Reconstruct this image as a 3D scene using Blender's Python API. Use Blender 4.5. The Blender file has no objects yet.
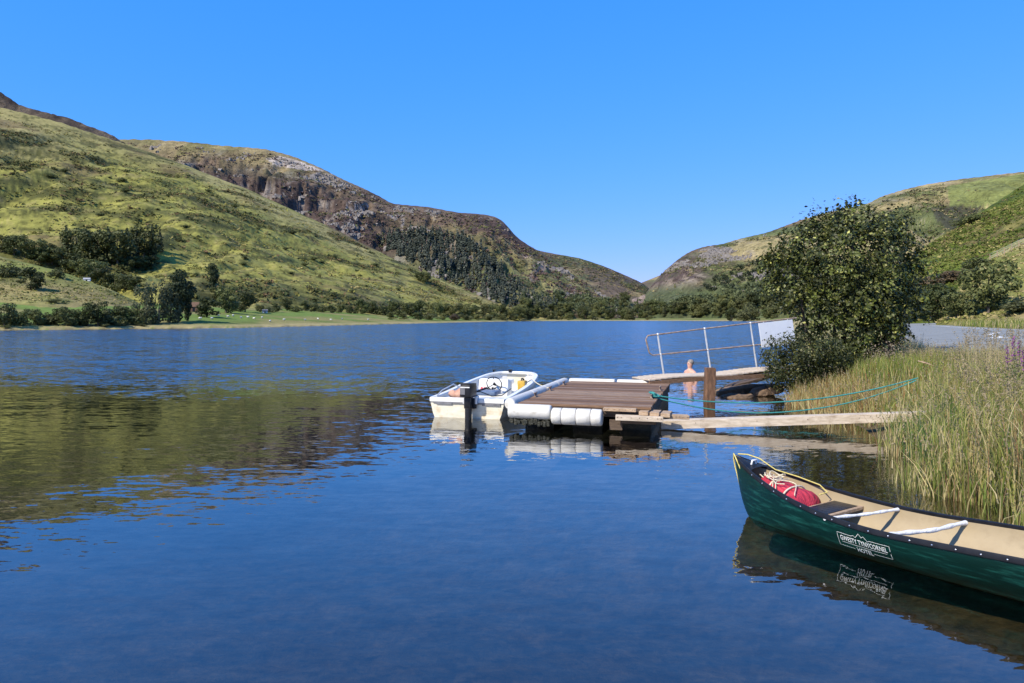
import bpy, math, random
import numpy as np
from mathutils import Vector, Matrix

random.seed(7)
RNG = np.random.default_rng(11)
R = math.radians
scene = bpy.context.scene
C = scene.collection

# ------------------------------------------------------------------ camera
EYE = 1.75
FPX = 711.0
HORIZON = 319.0
cam_d = bpy.data.cameras.new('camera')
cam = bpy.data.objects.new('camera', cam_d)
C.objects.link(cam)
cam.location = (0, 0, EYE)
cam.rotation_euler = (R(90), 0, 0)
cam_d.sensor_width = 36.0
cam_d.lens = FPX / 1024 * 36.0
cam_d.shift_y = -(341.5 - HORIZON) / 1024
cam_d.clip_start = 0.05
cam_d.clip_end = 12000
scene.camera = cam

# ------------------------------------------------------------------ sky, sun
SUN_AZ = R(-134)          # clockwise from +Y
SUN_EL = R(44)
world = bpy.data.worlds.new('World')
scene.world = world
world.use_nodes = True
wn = world.node_tree
wn.nodes.clear()
sky = wn.nodes.new('ShaderNodeTexSky')
sky.sky_type = 'NISHITA'
sky.sun_disc = False
sky.sun_elevation = SUN_EL
sky.sun_rotation = SUN_AZ % (2 * math.pi)
sky.altitude = 100
sky.air_density = 1.0
sky.dust_density = 0.0
sky.ozone_density = 4.0
# a grade for the whole sky: the deep saturated blue of a phone camera
sepc = wn.nodes.new('ShaderNodeSeparateColor')
comb = wn.nodes.new('ShaderNodeCombineColor')
wn.links.new(sky.outputs[0], sepc.inputs[0])
for ch, gain, gam in (('Red', .495, 1.15), ('Green', .60, .464), ('Blue', 1.26, .30)):
    pre = wn.nodes.new('ShaderNodeMath'); pre.operation = 'MULTIPLY'; pre.inputs[1].default_value = .15
    pw = wn.nodes.new('ShaderNodeMath'); pw.operation = 'POWER'; pw.inputs[1].default_value = gam
    po = wn.nodes.new('ShaderNodeMath'); po.operation = 'MULTIPLY'; po.inputs[1].default_value = gain / (.15 * 2 ** .62)
    wn.links.new(sepc.outputs[ch], pre.inputs[0]); wn.links.new(pre.outputs[0], pw.inputs[0])
    wn.links.new(pw.outputs[0], po.inputs[0]); wn.links.new(po.outputs[0], comb.inputs[ch])
bg = wn.nodes.new('ShaderNodeBackground')
bg.inputs['Strength'].default_value = 0.15
wo = wn.nodes.new('ShaderNodeOutputWorld')
wn.links.new(comb.outputs[0], bg.inputs['Color'])
wn.links.new(bg.outputs[0], wo.inputs['Surface'])

sun_d = bpy.data.lights.new('sun', 'SUN')
sun_d.energy = 4.4
sun_d.angle = R(0.5)
sun_d.color = (1.0, 0.91, 0.75)
sun = bpy.data.objects.new('sun', sun_d)
C.objects.link(sun)
SUN_DIR = Vector((math.sin(SUN_AZ) * math.cos(SUN_EL), math.cos(SUN_AZ) * math.cos(SUN_EL), math.sin(SUN_EL)))
sun.rotation_euler = SUN_DIR.to_track_quat('Z', 'Y').to_euler()
sun.location = (-40, -30, 60)

vs = scene.view_settings
vs.view_transform = 'Standard'
vs.look = 'None'
vs.exposure = 0.62
vs.gamma = 1.0
vs.use_curve_mapping = False

# ------------------------------------------------------------------ helpers: materials
def mat_new(name):
    m = bpy.data.materials.new(name)
    m.use_nodes = True
    nt = m.node_tree
    nt.nodes.clear()
    out = nt.nodes.new('ShaderNodeOutputMaterial')
    return m, nt, out

def node(nt, kind, **kw):
    n = nt.nodes.new(kind)
    for k, v in kw.items():
        if k.startswith('i_'):
            n.inputs[k[2:].replace('_', ' ')].default_value = v
        else:
            setattr(n, k, v)
    return n

def col4(c):
    return (c[0], c[1], c[2], 1.0)

def mat_noisy(name, c1, c2, scale=8.0, rough=0.6, bump=0.15, stretch=(1, 1, 1), spec=0.4, metal=0.0,
              dark=None, dark_scale=3.0, dark_amt=0.5, dstretch=None, bump_scale=None, detail=6.0, dist=0.02):
    """two-tone procedural surface with optional blotches of wear and a fine bump"""
    m, nt, out = mat_new(name)
    L = nt.links.new
    tc = node(nt, 'ShaderNodeTexCoord')
    mp = node(nt, 'ShaderNodeMapping')
    mp.inputs['Scale'].default_value = stretch
    L(tc.outputs['Object'], mp.inputs[0])
    nz = node(nt, 'ShaderNodeTexNoise', i_Scale=scale, i_Detail=detail, i_Roughness=0.62)
    L(mp.outputs[0], nz.inputs['Vector'])
    rp = node(nt, 'ShaderNodeValToRGB')
    rp.color_ramp.elements[0].position = 0.35
    rp.color_ramp.elements[1].position = 0.65
    rp.color_ramp.elements[0].color = col4(c1)
    rp.color_ramp.elements[1].color = col4(c2)
    L(nz.outputs['Fac'], rp.inputs[0])
    csock = rp.outputs[0]
    if dark is not None:
        n2 = node(nt, 'ShaderNodeTexNoise', i_Scale=dark_scale, i_Detail=8.0, i_Roughness=0.7)
        if dstretch:
            mp2 = node(nt, 'ShaderNodeMapping'); mp2.inputs['Scale'].default_value = dstretch
            L(tc.outputs['Object'], mp2.inputs[0]); L(mp2.outputs[0], n2.inputs['Vector'])
        else:
            L(tc.outputs['Object'], n2.inputs['Vector'])
        r2 = node(nt, 'ShaderNodeValToRGB')
        r2.color_ramp.elements[0].position = 0.52
        r2.color_ramp.elements[1].position = 0.72
        r2.color_ramp.elements[0].color = (0, 0, 0, 1)
        r2.color_ramp.elements[1].color = (dark_amt, dark_amt, dark_amt, 1)
        L(n2.outputs['Fac'], r2.inputs[0])
        mx = node(nt, 'ShaderNodeMix', data_type='RGBA')
        L(r2.outputs[0], mx.inputs['Factor'])
        L(csock, mx.inputs['A'])
        mx.inputs['B'].default_value = col4(dark)
        csock = mx.outputs['Result']
    b = node(nt, 'ShaderNodeBsdfPrincipled')
    L(csock, b.inputs['Base Color'])
    b.inputs['Roughness'].default_value = rough
    b.inputs['Metallic'].default_value = metal
    b.inputs['Specular IOR Level'].default_value = spec
    if bump:
        n3 = node(nt, 'ShaderNodeTexNoise', i_Scale=bump_scale or scale * 3, i_Detail=5.0)
        L(mp.outputs[0], n3.inputs['Vector'])
        bp = node(nt, 'ShaderNodeBump', i_Strength=bump, i_Distance=dist)
        L(n3.outputs['Fac'], bp.inputs['Height'])
        L(bp.outputs[0], b.inputs['Normal'])
    L(b.outputs[0], out.inputs[0])
    return m

def mat_leaf(name, rough=0.5, spec=0.3, trans=0.25, tint=(1, 1, 1), vary=0.35, attr='Col'):
    """foliage: colour per leaf from the mesh attribute, a little per plant variation, some light passing through"""
    m, nt, out = mat_new(name)
    L = nt.links.new
    at = node(nt, 'ShaderNodeAttribute', attribute_name=attr)
    oi = node(nt, 'ShaderNodeObjectInfo')
    mr = node(nt, 'ShaderNodeMapRange')
    mr.inputs['To Min'].default_value = 1 - vary
    mr.inputs['To Max'].default_value = 1 + vary
    L(oi.outputs['Random'], mr.inputs['Value'])
    vm = node(nt, 'ShaderNodeVectorMath', operation='SCALE')
    L(at.outputs['Color'], vm.inputs[0])
    L(mr.outputs[0], vm.inputs['Scale'])
    v2 = node(nt, 'ShaderNodeVectorMath', operation='MULTIPLY')
    L(vm.outputs[0], v2.inputs[0])
    v2.inputs[1].default_value = tint
    b = node(nt, 'ShaderNodeBsdfPrincipled')
    L(v2.outputs[0], b.inputs['Base Color'])
    b.inputs['Roughness'].default_value = rough
    b.inputs['Specular IOR Level'].default_value = spec
    tr = node(nt, 'ShaderNodeBsdfTranslucent')
    L(v2.outputs[0], tr.inputs['Color'])
    mx = node(nt, 'ShaderNodeMixShader')
    mx.inputs[0].default_value = trans
    L(b.outputs[0], mx.inputs[1])
    L(tr.outputs[0], mx.inputs[2])
    L(mx.outputs[0], out.inputs[0])
    return m

def mat_land(name, scale=0.05, fine=0.6, amount=0.5, bump=0.6, rough=0.95):
    """ground and hills: colour attribute broken up by noise at two sizes"""
    m, nt, out = mat_new(name)
    L = nt.links.new
    at = node(nt, 'ShaderNodeAttribute', attribute_name='Col')
    geo = node(nt, 'ShaderNodeNewGeometry')
    n1 = node(nt, 'ShaderNodeTexNoise', i_Scale=scale, i_Detail=9.0, i_Roughness=0.7)
    n2 = node(nt, 'ShaderNodeTexNoise', i_Scale=fine, i_Detail=6.0, i_Roughness=0.7)
    L(geo.outputs['Position'], n1.inputs['Vector'])
    L(geo.outputs['Position'], n2.inputs['Vector'])
    a = node(nt, 'ShaderNodeMath', operation='ADD')
    L(n1.outputs['Fac'], a.inputs[0])
    L(n2.outputs['Fac'], a.inputs[1])
    mr = node(nt, 'ShaderNodeMapRange')
    mr.inputs['From Min'].default_value = 0.65
    mr.inputs['From Max'].default_value = 1.35
    mr.inputs['To Min'].default_value = 1 - amount
    mr.inputs['To Max'].default_value = 1 + amount
    L(a.outputs[0], mr.inputs['Value'])
    vm = node(nt, 'ShaderNodeVectorMath', operation='SCALE')
    L(at.outputs['Color'], vm.inputs[0])
    L(mr.outputs[0], vm.inputs['Scale'])
    b = node(nt, 'ShaderNodeBsdfPrincipled')
    b.inputs['Roughness'].default_value = rough
    b.inputs['Specular IOR Level'].default_value = 0.1
    L(vm.outputs[0], b.inputs['Base Color'])
    if bump:
        bp = node(nt, 'ShaderNodeBump', i_Strength=bump, i_Distance=1.0 / max(fine, 0.05) * 0.5)
        L(a.outputs[0], bp.inputs['Height'])
        L(bp.outputs[0], b.inputs['Normal'])
    L(b.outputs[0], out.inputs[0])
    return m

# ------------------------------------------------------------------ helpers: meshes
def mesh_np(name, V, F, mat=None, parent=None, col=None, smooth=False, mat_idx=None, link=True):
    V = np.asarray(V, dtype=np.float32)
    me = bpy.data.meshes.new(name)
    if isinstance(F, np.ndarray):
        nf, k = F.shape
        me.vertices.add(len(V))
        me.vertices.foreach_set('co', V.ravel())
        me.loops.add(nf * k)
        me.loops.foreach_set('vertex_index', F.astype(np.int32).ravel())
        me.polygons.add(nf)
        me.polygons.foreach_set('loop_start', np.arange(0, nf * k, k, dtype=np.int32))
        me.update(calc_edges=True)
    else:
        me.from_pydata([tuple(map(float, v)) for v in V], [], F)
        me.update()
    mats = mat if isinstance(mat, (list, tuple)) else [mat]
    for m in mats:
        if m:
            me.materials.append(m)
    if mat_idx is not None:
        me.polygons.foreach_set('material_index', np.asarray(mat_idx, dtype=np.int32))
    if col is not None:
        a = me.color_attributes.new('Col', 'FLOAT_COLOR', 'POINT')
        cc = np.ones((len(V), 4), dtype=np.float32)
        cc[:, :3] = col
        a.data.foreach_set('color', cc.ravel())
    me.polygons.foreach_set('use_smooth', np.full(len(me.polygons), bool(smooth)))
    o = bpy.data.objects.new(name, me)
    if link:
        C.objects.link(o)
    if parent:
        o.parent = parent
    return o

class MB:
    def __init__(s):
        s.v, s.f, s.m = [], [], []
    def add(s, verts, faces, mi=0):
        k = len(s.v)
        s.v.extend([tuple(v) for v in verts])
        for f in faces:
            s.f.append(tuple(i + k for i in f))
            s.m.append(mi)
    def box(s, c, size, rot=None, mi=0, bev=0.0, jit=0.0):
        """box with chamfered edges (bev) at c; rot a Matrix 3x3"""
        hx, hy, hz = [q / 2 for q in size]
        b = min(bev, hx * .45, hy * .45, hz * .45)
        if b <= 0:
            vs_ = [(x, y, z) for x in (-hx, hx) for y in (-hy, hy) for z in (-hz, hz)]
            fs = [(0, 1, 3, 2), (4, 6, 7, 5), (0, 4, 5, 1), (2, 3, 7, 6), (0, 2, 6, 4), (1, 5, 7, 3)]
        else:
            import bmesh
            bm = bmesh.new()
            bmesh.ops.create_cube(bm, size=1.0)
            for v in bm.verts:
                v.co = (v.co.x * 2 * hx, v.co.y * 2 * hy, v.co.z * 2 * hz)
            bmesh.ops.bevel(bm, geom=bm.edges[:], offset=b, segments=2, affect='EDGES', profile=0.6)
            bm.verts.index_update()
            vs_ = [tuple(v.co) for v in bm.verts]
            fs = [tuple(v.index for v in f.verts) for f in bm.faces]
            bm.free()
        M = rot if rot is not None else Matrix.Identity(3)
        c = Vector(c)
        out = [c + M @ Vector(v) + Vector((random.uniform(-jit, jit), random.uniform(-jit, jit), random.uniform(-jit, jit))) for v in vs_]
        s.add(out, fs, mi)
    def beam(s, a, b, w, h, bev=0.004, mi=0, jit=0.0):
        """rectangular timber from a to b, w wide (horizontal) and h high"""
        a, b = Vector(a), Vector(b)
        d = (b - a)
        x = d.normalized()
        y = Vector((0, 0, 1)).cross(x)
        if y.length < 1e-4:
            y = Vector((0, 1, 0))
        y.normalize()
        z = x.cross(y)
        M = Matrix((x, y, z)).transposed()
        s.box((a + b) / 2, (d.length, w, h), M, mi, bev, jit)
    def tube(s, pts, r, n=8, mi=0, cap=True, closed=False):
        pts = [Vector(p) for p in pts]
        rs = r if isinstance(r, (list, tuple)) else [r] * len(pts)
        k0 = len(s.v)
        up = None
        N = len(pts)
        for i, p in enumerate(pts):
            if closed:
                t = pts[(i + 1) % N] - pts[i - 1]
            else:
                t = pts[min(i + 1, N - 1)] - pts[max(i - 1, 0)]
            if t.length < 1e-9:
                t = Vector((0, 0, 1))
            t.normalize()
            if up is None:
                up = Vector((0, 0, 1)) if abs(t.z) < .9 else Vector((1, 0, 0))
            x = up - t * up.dot(t)
            if x.length < 1e-6:
                x = Vector((1, 0, 0)) - t * t.x
            x.normalize()
            up = x
            y = t.cross(x)
            for j in range(n):
                a = 2 * math.pi * j / n
                s.v.append(tuple(p + (x * math.cos(a) + y * math.sin(a)) * rs[i]))
        rng = N if closed else N - 1
        for i in range(rng):
            for j in range(n):
                a, b = k0 + i * n + j, k0 + i * n + (j + 1) % n
                c, d = k0 + ((i + 1) % N) * n + (j + 1) % n, k0 + ((i + 1) % N) * n + j
                s.f.append((a, b, c, d)); s.m.append(mi)
        if cap and not closed:
            s.f.append(tuple(k0 + j for j in reversed(range(n)))); s.m.append(mi)
            s.f.append(tuple(k0 + (N - 1) * n + j for j in range(n))); s.m.append(mi)
    def ball(s, c, r, n=10, m=6, mi=0, sc=(1, 1, 1), rot=None):
        k0 = len(s.v)
        c = Vector(c)
        M = rot if rot is not None else Matrix.Identity(3)
        for i in range(m + 1):
            th = math.pi * i / m
            for j in range(n):
                ph = 2 * math.pi * j / n
                s.v.append(tuple(c + M @ Vector((r * sc[0] * math.sin(th) * math.cos(ph), r * sc[1] * math.sin(th) * math.sin(ph), r * sc[2] * math.cos(th)))))
        for i in range(m):
            for j in range(n):
                a, b = k0 + i * n + j, k0 + i * n + (j + 1) % n
                s.f.append((a, a + n, b + n, b)); s.m.append(mi)
    def build(s, name, mat, parent=None, smooth=False, off=None):
        V = np.array(s.v, dtype=np.float64)
        if off is not None:
            V = V - np.array(off)
        o = mesh_np(name, V, s.f, mat, parent, smooth=False, mat_idx=s.m)
        if smooth:
            me = o.data
            me.polygons.foreach_set('use_smooth', np.ones(len(me.polygons), dtype=bool))
            try:
                me.set_sharp_from_angle(angle=R(smooth if smooth > 1 else 40))
            except Exception:
                pass
        return o

def tag(o, label=None, cat=None, group=None, kind=None):
    if label: o['label'] = label
    if cat: o['category'] = cat
    if group: o['group'] = group
    if kind: o['kind'] = kind
    return o

def thing(name, loc, label, cat, rz=0.0, group=None):
    o = bpy.data.objects.new(name, None)
    C.objects.link(o)
    o.location = loc
    o.rotation_euler = (0, 0, rz)
    o.empty_display_size = 0.2
    return tag(o, label, cat, group)

def copy_tree(o, parent=None):
    c = o.copy()
    C.objects.link(c)
    c.parent = parent
    for ch in o.children:
        copy_tree(ch, c)
    return c

# ------------------------------------------------------------------ helpers: noise and the lie of the land
_perm = np.random.default_rng(3).random((256, 256))
def vnoise(x, y):
    xi = np.floor(x).astype(np.int64); yi = np.floor(y).astype(np.int64)
    fx = x - xi; fy = y - yi
    fx = fx * fx * fx * (fx * (fx * 6 - 15) + 10); fy = fy * fy * fy * (fy * (fy * 6 - 15) + 10)
    a = _perm[xi & 255, yi & 255]; b = _perm[(xi + 1) & 255, yi & 255]
    c = _perm[xi & 255, (yi + 1) & 255]; d = _perm[(xi + 1) & 255, (yi + 1) & 255]
    return (a + (b - a) * fx) * (1 - fy) + (c + (d - c) * fx) * fy
def fbm(x, y, oct=5, gain=0.5):
    x = np.asarray(x, dtype=np.float64); y = np.asarray(y, dtype=np.float64)
    s = 0; amp = 1; tot = 0
    for i in range(oct):
        s = s + amp * vnoise(x * 2 ** i + 17.3 * i, y * 2 ** i + 9.1 * i)
        tot += amp; amp *= gain
    return s / tot
def sstep(a, b, x):
    t = np.clip((x - a) / (b - a), 0, 1)
    return t * t * (3 - 2 * t)

def at(px, py, D):
    """world point seen at pixel px, py at depth D"""
    return np.array([(px - 512) / FPX * D, D, EYE - (py - HORIZON) / FPX * D])

LAKE = [(-150, -12), (-12, 0.6), (0, 1.8), (2.6, 2.3), (4.3, 3.6), (4.7, 6.0), (4.9, 8.5), (5.5, 11.0), (5.9, 13.5), (6.1, 15.5), (7.3, 18.2), (8.6, 21),
        (13, 32), (38, 100), (94, 250), (150, 400), (185, 500), (176, 640), (150, 690), (85, 690), (6, 560), (-26, 355), (-39, 249), (-46, 191),
        (-53, 138), (-65, 127), (-78, 108), (-112, 62), (-170, 10)]

def lake_dist(x, y):
    """signed distance to the lake's edge, positive on land"""
    x = np.asarray(x, dtype=np.float64); y = np.asarray(y, dtype=np.float64)
    best = np.full(x.shape, 1e9)
    inside = np.zeros(x.shape, dtype=bool)
    n = len(LAKE)
    for i in range(n):
        ax, ay = LAKE[i]; bx, by = LAKE[(i + 1) % n]
        dx, dy = bx - ax, by - ay
        t = np.clip(((x - ax) * dx + (y - ay) * dy) / (dx * dx + dy * dy), 0, 1)
        best = np.minimum(best, np.hypot(x - ax - t * dx, y - ay - t * dy))
        cond = ((ay > y) != (by > y))
        with np.errstate(divide='ignore', invalid='ignore'):
            xc = ax + (y - ay) * dx / (dy if dy != 0 else 1e-9)
        inside ^= cond & (x < xc)
    return np.where(inside, -best, best)

def base_h(x, y, nz=1.0):
    x = np.asarray(x, dtype=np.float64); y = np.asarray(y, dtype=np.float64)
    d = lake_dist(x, y) + nz * (fbm(x * .5, y * .5, 3) - .5) * np.clip(np.hypot(x, y) / 60, .4, 3)
    near = sstep(160, 60, np.hypot(x - 15, y))
    right = np.where(x > 0.2 * y + .5, 1.0, 0.0)
    bank = 0.62 * sstep(0, 1.6, d) + 0.30 * sstep(1.6, 5, d) + 0.008 * np.clip(d - 5, 0, 200) + .05 * np.clip(d - 30, 0, 90)
    shore_l = 0.25 * sstep(0, 2.0, d) + 0.10 * np.clip(d, 0, 60) + .03 * np.clip(d - 60, 0, 300)
    far_r = 0.25 * sstep(0, 2.0, d) + 0.02 * np.clip(d, 0, 120)
    beach = 0.10 * np.clip(d, 0, 6)
    land = np.where(right > 0, near * bank + (1 - near) * far_r, np.where(y > 520, far_r, shore_l))
    land = np.where((y < 2.6) & (x < 4.2), beach, land)
    dw = -d
    bed = -(0.16 * np.clip(dw, 0, 9) + .02 * np.clip(dw - 9, 0, 200) + 0.75 * sstep(13, 18.5, y) * sstep(0, 2.5, dw))
    h = np.where(d > 0, land, bed)
    h = h + nz * (fbm(x * 1.3, y * 1.3, 4) - .5) * np.where(d > 0, .10, .05) * sstep(0, .8, np.abs(d))
    return h

TERRACE = {12.0: (26.0, .75), 31.0: (22.0, .45)}
class Hill:
    """a hill given by its skyline: (bearing as pixel column, skyline row, distance of the ridge, distance of the foot)"""
    def __init__(s, pts, power=1.0, rough=0.05, nscale=0.012, seed=0.0, ridge_noise=0.02, back=300.0):
        p = np.array(pts, dtype=float)
        s.t = (p[:, 0] - 512) / FPX
        s.z = EYE - (p[:, 1] - HORIZON) / FPX * p[:, 2]
        s.dr, s.df = p[:, 2], p[:, 3]
        tt = np.linspace(s.t[0], s.t[-1], 900)
        def soft(v, sig):
            k = np.arange(-120, 121) * (tt[1] - tt[0]); w = np.exp(-.5 * (k / sig) ** 2); w /= w.sum()
            v = np.interp(tt, s.t, v)
            return np.convolve(np.pad(v, 120, mode='reflect', reflect_type='odd'), w, mode='valid')
        s.z, s.dr, s.df, s.t = soft(s.z, .006), soft(s.dr, .03), soft(s.df, .045), tt
        s.power, s.rough, s.ns, s.seed, s.rn, s.back = power, rough, nscale, seed, ridge_noise, back
    def h(s, x, y):
        x = np.asarray(x, dtype=np.float64); y = np.maximum(np.asarray(y, dtype=np.float64), 1.0)
        t = x / y
        wob = (fbm(x * s.ns * .8 + s.seed + 70, y * s.ns * .8, 4) - .5)
        zr = np.interp(t, s.t, s.z); dr = np.interp(t, s.t, s.dr); df = np.interp(t, s.t, s.df)
        df = df + wob * .45 * (dr - df)
        q = (y - df) / (dr - df)
        front = np.clip(q, -.3, 1)
        front = np.sign(front) * np.abs(front) ** s.power
        bk = np.clip((y - dr) / s.back, 0, 1.5) ** 1.3
        out = zr * np.where(y < dr, front, 1 - bk)
        n = fbm(x * s.ns + s.seed, y * s.ns + s.seed * 1.7, 7, .56) - .5
        gu = np.abs(fbm(x * s.ns * 2.2 + s.seed + 40, y * s.ns * .9 + s.seed, 5) - .5) * 2
        k = np.clip(1 - out / np.maximum(zr, 1), 0, 1)
        fall = s.rn + (1 - s.rn) * sstep(0.0, .35, k)
        out = out + zr * s.rough * (n * 2.0 - np.clip(.3 - gu, 0, 1) * 2.0) * fall * sstep(-2, 6, out)
        if s.seed in TERRACE:
            stp, amt = TERRACE[s.seed]
            w_ = fbm(x * .006 + s.seed, y * .006, 3)
            zz = out / stp + 1.6 * fbm(x * .008 + 3, y * .008, 4)
            fr_ = zz - np.floor(zz)
            ter = (np.floor(zz) + sstep(.25, .75, fr_) - zz) * stp
            out = out + ter * amt * sstep(.42, .58, w_) * fall * sstep(30, 60, out)
        out = np.where((t > s.t[-1]) & (s.z[-1] < 40), -50.0, out)
        out = np.where((t < s.t[0]) & (s.z[0] < 40), -50.0, out)
        return out

HILLS = {
    'green_hill': Hill([(-200, 60, 600, 260), (0, 106, 600, 250), (60, 122, 620, 245), (130, 145, 640, 240), (170, 159, 650, 215), (185, 165, 655, 205), (250, 190, 665, 225), (330, 227, 670, 270), (400, 262, 660, 340), (450, 284, 650, 420), (500, 304, 640, 520), (532, 319, 620, 570)],
                       1.12, .05, .010, 1.0, .02, 260),
    'pasture_knoll': Hill([(-200, 235, 215, 135), (-40, 246, 210, 130), (0, 256, 205, 128), (60, 271, 200, 130), (110, 289, 195, 138), (150, 308, 190, 150), (172, 319, 188, 165)], 1.1, .03, .03, 5.0, .02, 60),
    'rocky_crest': Hill([(-60, 62, 760, 600), (0, 91, 760, 600), (14, 101, 760, 600), (22, 106, 760, 600), (58, 116, 770, 600), (75, 119, 770, 600), (112, 135, 780, 600), (135, 148, 790, 600), (142, 319, 790, 600)], .9, .05, .03, 8.0, .25),
    'crag_mountain': Hill([(20, 150, 1350, 800), (90, 141, 1330, 800), (135, 139, 1320, 800), (180, 141, 1300, 800), (230, 146, 1280, 790), (270, 150, 1260, 780), (300, 158, 1240, 770), (322, 168, 1230, 760), (340, 178, 1220, 750), (372, 192, 1190, 730),
                           (392, 203, 1170, 710), (430, 207, 1160, 690), (455, 212, 1150, 680), (482, 214, 1140, 680), (498, 217, 1135, 680), (506, 224, 1130, 690), (516, 237, 1120, 700), (530, 246, 1115, 710), (548, 256, 1105, 720), (575, 276, 1090, 740), (600, 294, 1080, 770), (640, 312, 1070, 800), (662, 319, 1060, 830)],
                          .92, .15, .009, 12.0, .04, 500),
    'far_hill': Hill([(440, 238, 1750, 1000), (520, 245, 1750, 1000), (545, 252, 1740, 1000), (580, 258, 1720, 1000), (604, 266, 1700, 1000), (625, 275, 1680, 1020), (643, 283, 1660, 1050), (662, 299, 1640, 1080), (676, 308, 1630, 1100), (690, 319, 1600, 1150)], .95, .06, .008, 21.0, .03, 500),
    'distant_hill': Hill([(590, 319, 2700, 2000), (600, 300, 2700, 2000), (640, 283, 2700, 2000), (662, 274, 2700, 2000), (700, 262, 2700, 2000), (712, 319, 2700, 2000)], 1.0, .03, .006, 25.0),
    'crag_hill': Hill([(622, 319, 1440, 1000), (640, 302, 1420, 980), (652, 284, 1400, 960), (664, 271, 1380, 930), (680, 257, 1350, 900), (692, 250, 1330, 870), (705, 246, 1320, 840), (722, 244, 1300, 800), (738, 239, 1290, 760), (768, 232, 1260, 720), (800, 220, 1230, 700), (832, 211, 1200, 680), (868, 204, 1170, 660), (880, 196, 1150, 660),
                       (900, 190, 1130, 640), (930, 183, 1110, 620), (960, 179, 1100, 600), (1000, 174, 1080, 580), (1040, 169, 1060, 560), (1200, 150, 1000, 500)],
                      1.0, .10, .010, 31.0, .03, 500),
    'bracken_hill': Hill([(1350, 20, 300, 110), (1150, 108, 290, 110), (1060, 160, 280, 112), (1024, 184, 275, 115), (990, 206, 268, 120), (955, 227, 260, 128), (925, 246, 250, 138), (895, 272, 235, 150), (868, 296, 215, 155), (845, 314, 205, 160), (838, 319, 200, 165)][::-1],
                         1.05, .05, .02, 44.0, .04, 150),
    'grass_knoll': Hill([(1300, 145, 120, 58), (1200, 175, 120, 60), (1100, 205, 120, 64), (1050, 228, 118, 66), (1018, 240, 116, 68), (990, 256, 114, 72), (968, 275, 112, 76), (950, 300, 108, 80), (936, 319, 104, 84)][::-1], 1.1, .02, .05, 52.0, .03, 40),
}

def ground_h(x, y):
    h = base_h(x, y)
    for hl in HILLS.values():
        h = np.where(h > 0, np.maximum(h, hl.h(x, y)), h)
    return h

_DS = np.exp(np.linspace(math.log(4.0), math.log(3200), 1500))
def hit(px, py, dmin=4.0):
    """where the ray through a pixel meets the land: x, y, z"""
    xs = (px - 512) / FPX * _DS
    zs = EYE - (py - HORIZON) / FPX * _DS
    g = ground_h(xs, _DS)
    ok = np.where((g >= zs) & (_DS > dmin) & (g > 0.02))[0]
    if len(ok) == 0:
        return None
    i = ok[0]
    return np.array([xs[i], _DS[i], g[i]])

def polar(a0, a1, na, r0, r1, nr):
    """grid of land vertices, denser close by; angles from the view axis, r is depth along it"""
    ta = np.linspace(math.tan(R(a0)), math.tan(R(a1)), na)
    rr = np.exp(np.linspace(math.log(r0), math.log(r1), nr))
    T, D = np.meshgrid(ta, rr)
    return T * D, D

def grid_faces(nr, na):
    i = np.arange(nr - 1)[:, None] * na + np.arange(na - 1)[None, :]
    return np.stack([i, i + 1, i + na + 1, i + na], -1).reshape(-1, 4)

def compact(V, F, col):
    used = np.unique(F)
    mp = np.full(len(V), -1, dtype=np.int64)
    mp[used] = np.arange(len(used))
    return V[used], mp[F], col[used]

def proj(x, y, z):
    return 512 + x / y * FPX, HORIZON - (z - EYE) / y * FPX

def mixc(a, b, t):
    a = np.asarray(a, dtype=np.float64); b = np.asarray(b, dtype=np.float64)
    return a + (b - a) * t[:, None]

# ------------------------------------------------------------------ ground and lake bed
M_GROUND = mat_land('grass ground', .4, 4.0, .45, .4)
M_BED = mat_land('lake bed', 3.0, 14.0, .75, .8)
M_HILL = mat_land('hill grass', .04, .35, .55, .5)
M_ROCKHILL = mat_land('hill rock and heather', .03, .16, .75, 1.0)

def base_colours(V):
    x, y, z = V.T
    d = np.hypot(x, y)
    n = fbm(x * .06, y * .06, 5); n2 = fbm(x * .7 + 5, y * .7, 4)
    green = np.array((.115, .14, .035)); dry = np.array((.27, .22, .095)); lush = np.array((.13, .19, .04))
    c = mixc(np.tile(green, (len(x), 1)), np.tile(dry, (len(x), 1)), sstep(.45, .62, n) * .6)
    flat = ((x < 0) & (y > 90)).astype(float)
    c = mixc(c, np.tile(lush, (len(x), 1)), flat * sstep(.8, 1.8, z) * sstep(.6, .4, n) * .9)
    c = mixc(c, np.tile((.33, .27, .13), (len(x), 1)), (d > 60) * sstep(.02, .1, z) * sstep(.9, .35, z) * .85)
    c = mixc(c, np.tile((.30, .23, .11), (len(x), 1)), (d < 60) * sstep(.4, .6, n2) * .6)
    c = mixc(c, np.tile((.075, .055, .03), (len(x), 1)), (d < 40) * sstep(.25, .02, z) * .9)
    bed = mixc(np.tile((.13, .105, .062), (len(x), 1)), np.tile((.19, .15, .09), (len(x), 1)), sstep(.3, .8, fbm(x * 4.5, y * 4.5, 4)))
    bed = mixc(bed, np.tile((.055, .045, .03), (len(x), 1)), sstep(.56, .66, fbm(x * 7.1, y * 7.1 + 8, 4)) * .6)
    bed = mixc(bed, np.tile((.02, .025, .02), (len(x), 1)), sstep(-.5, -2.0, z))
    return np.where((z < 0)[:, None], bed, c)

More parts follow.
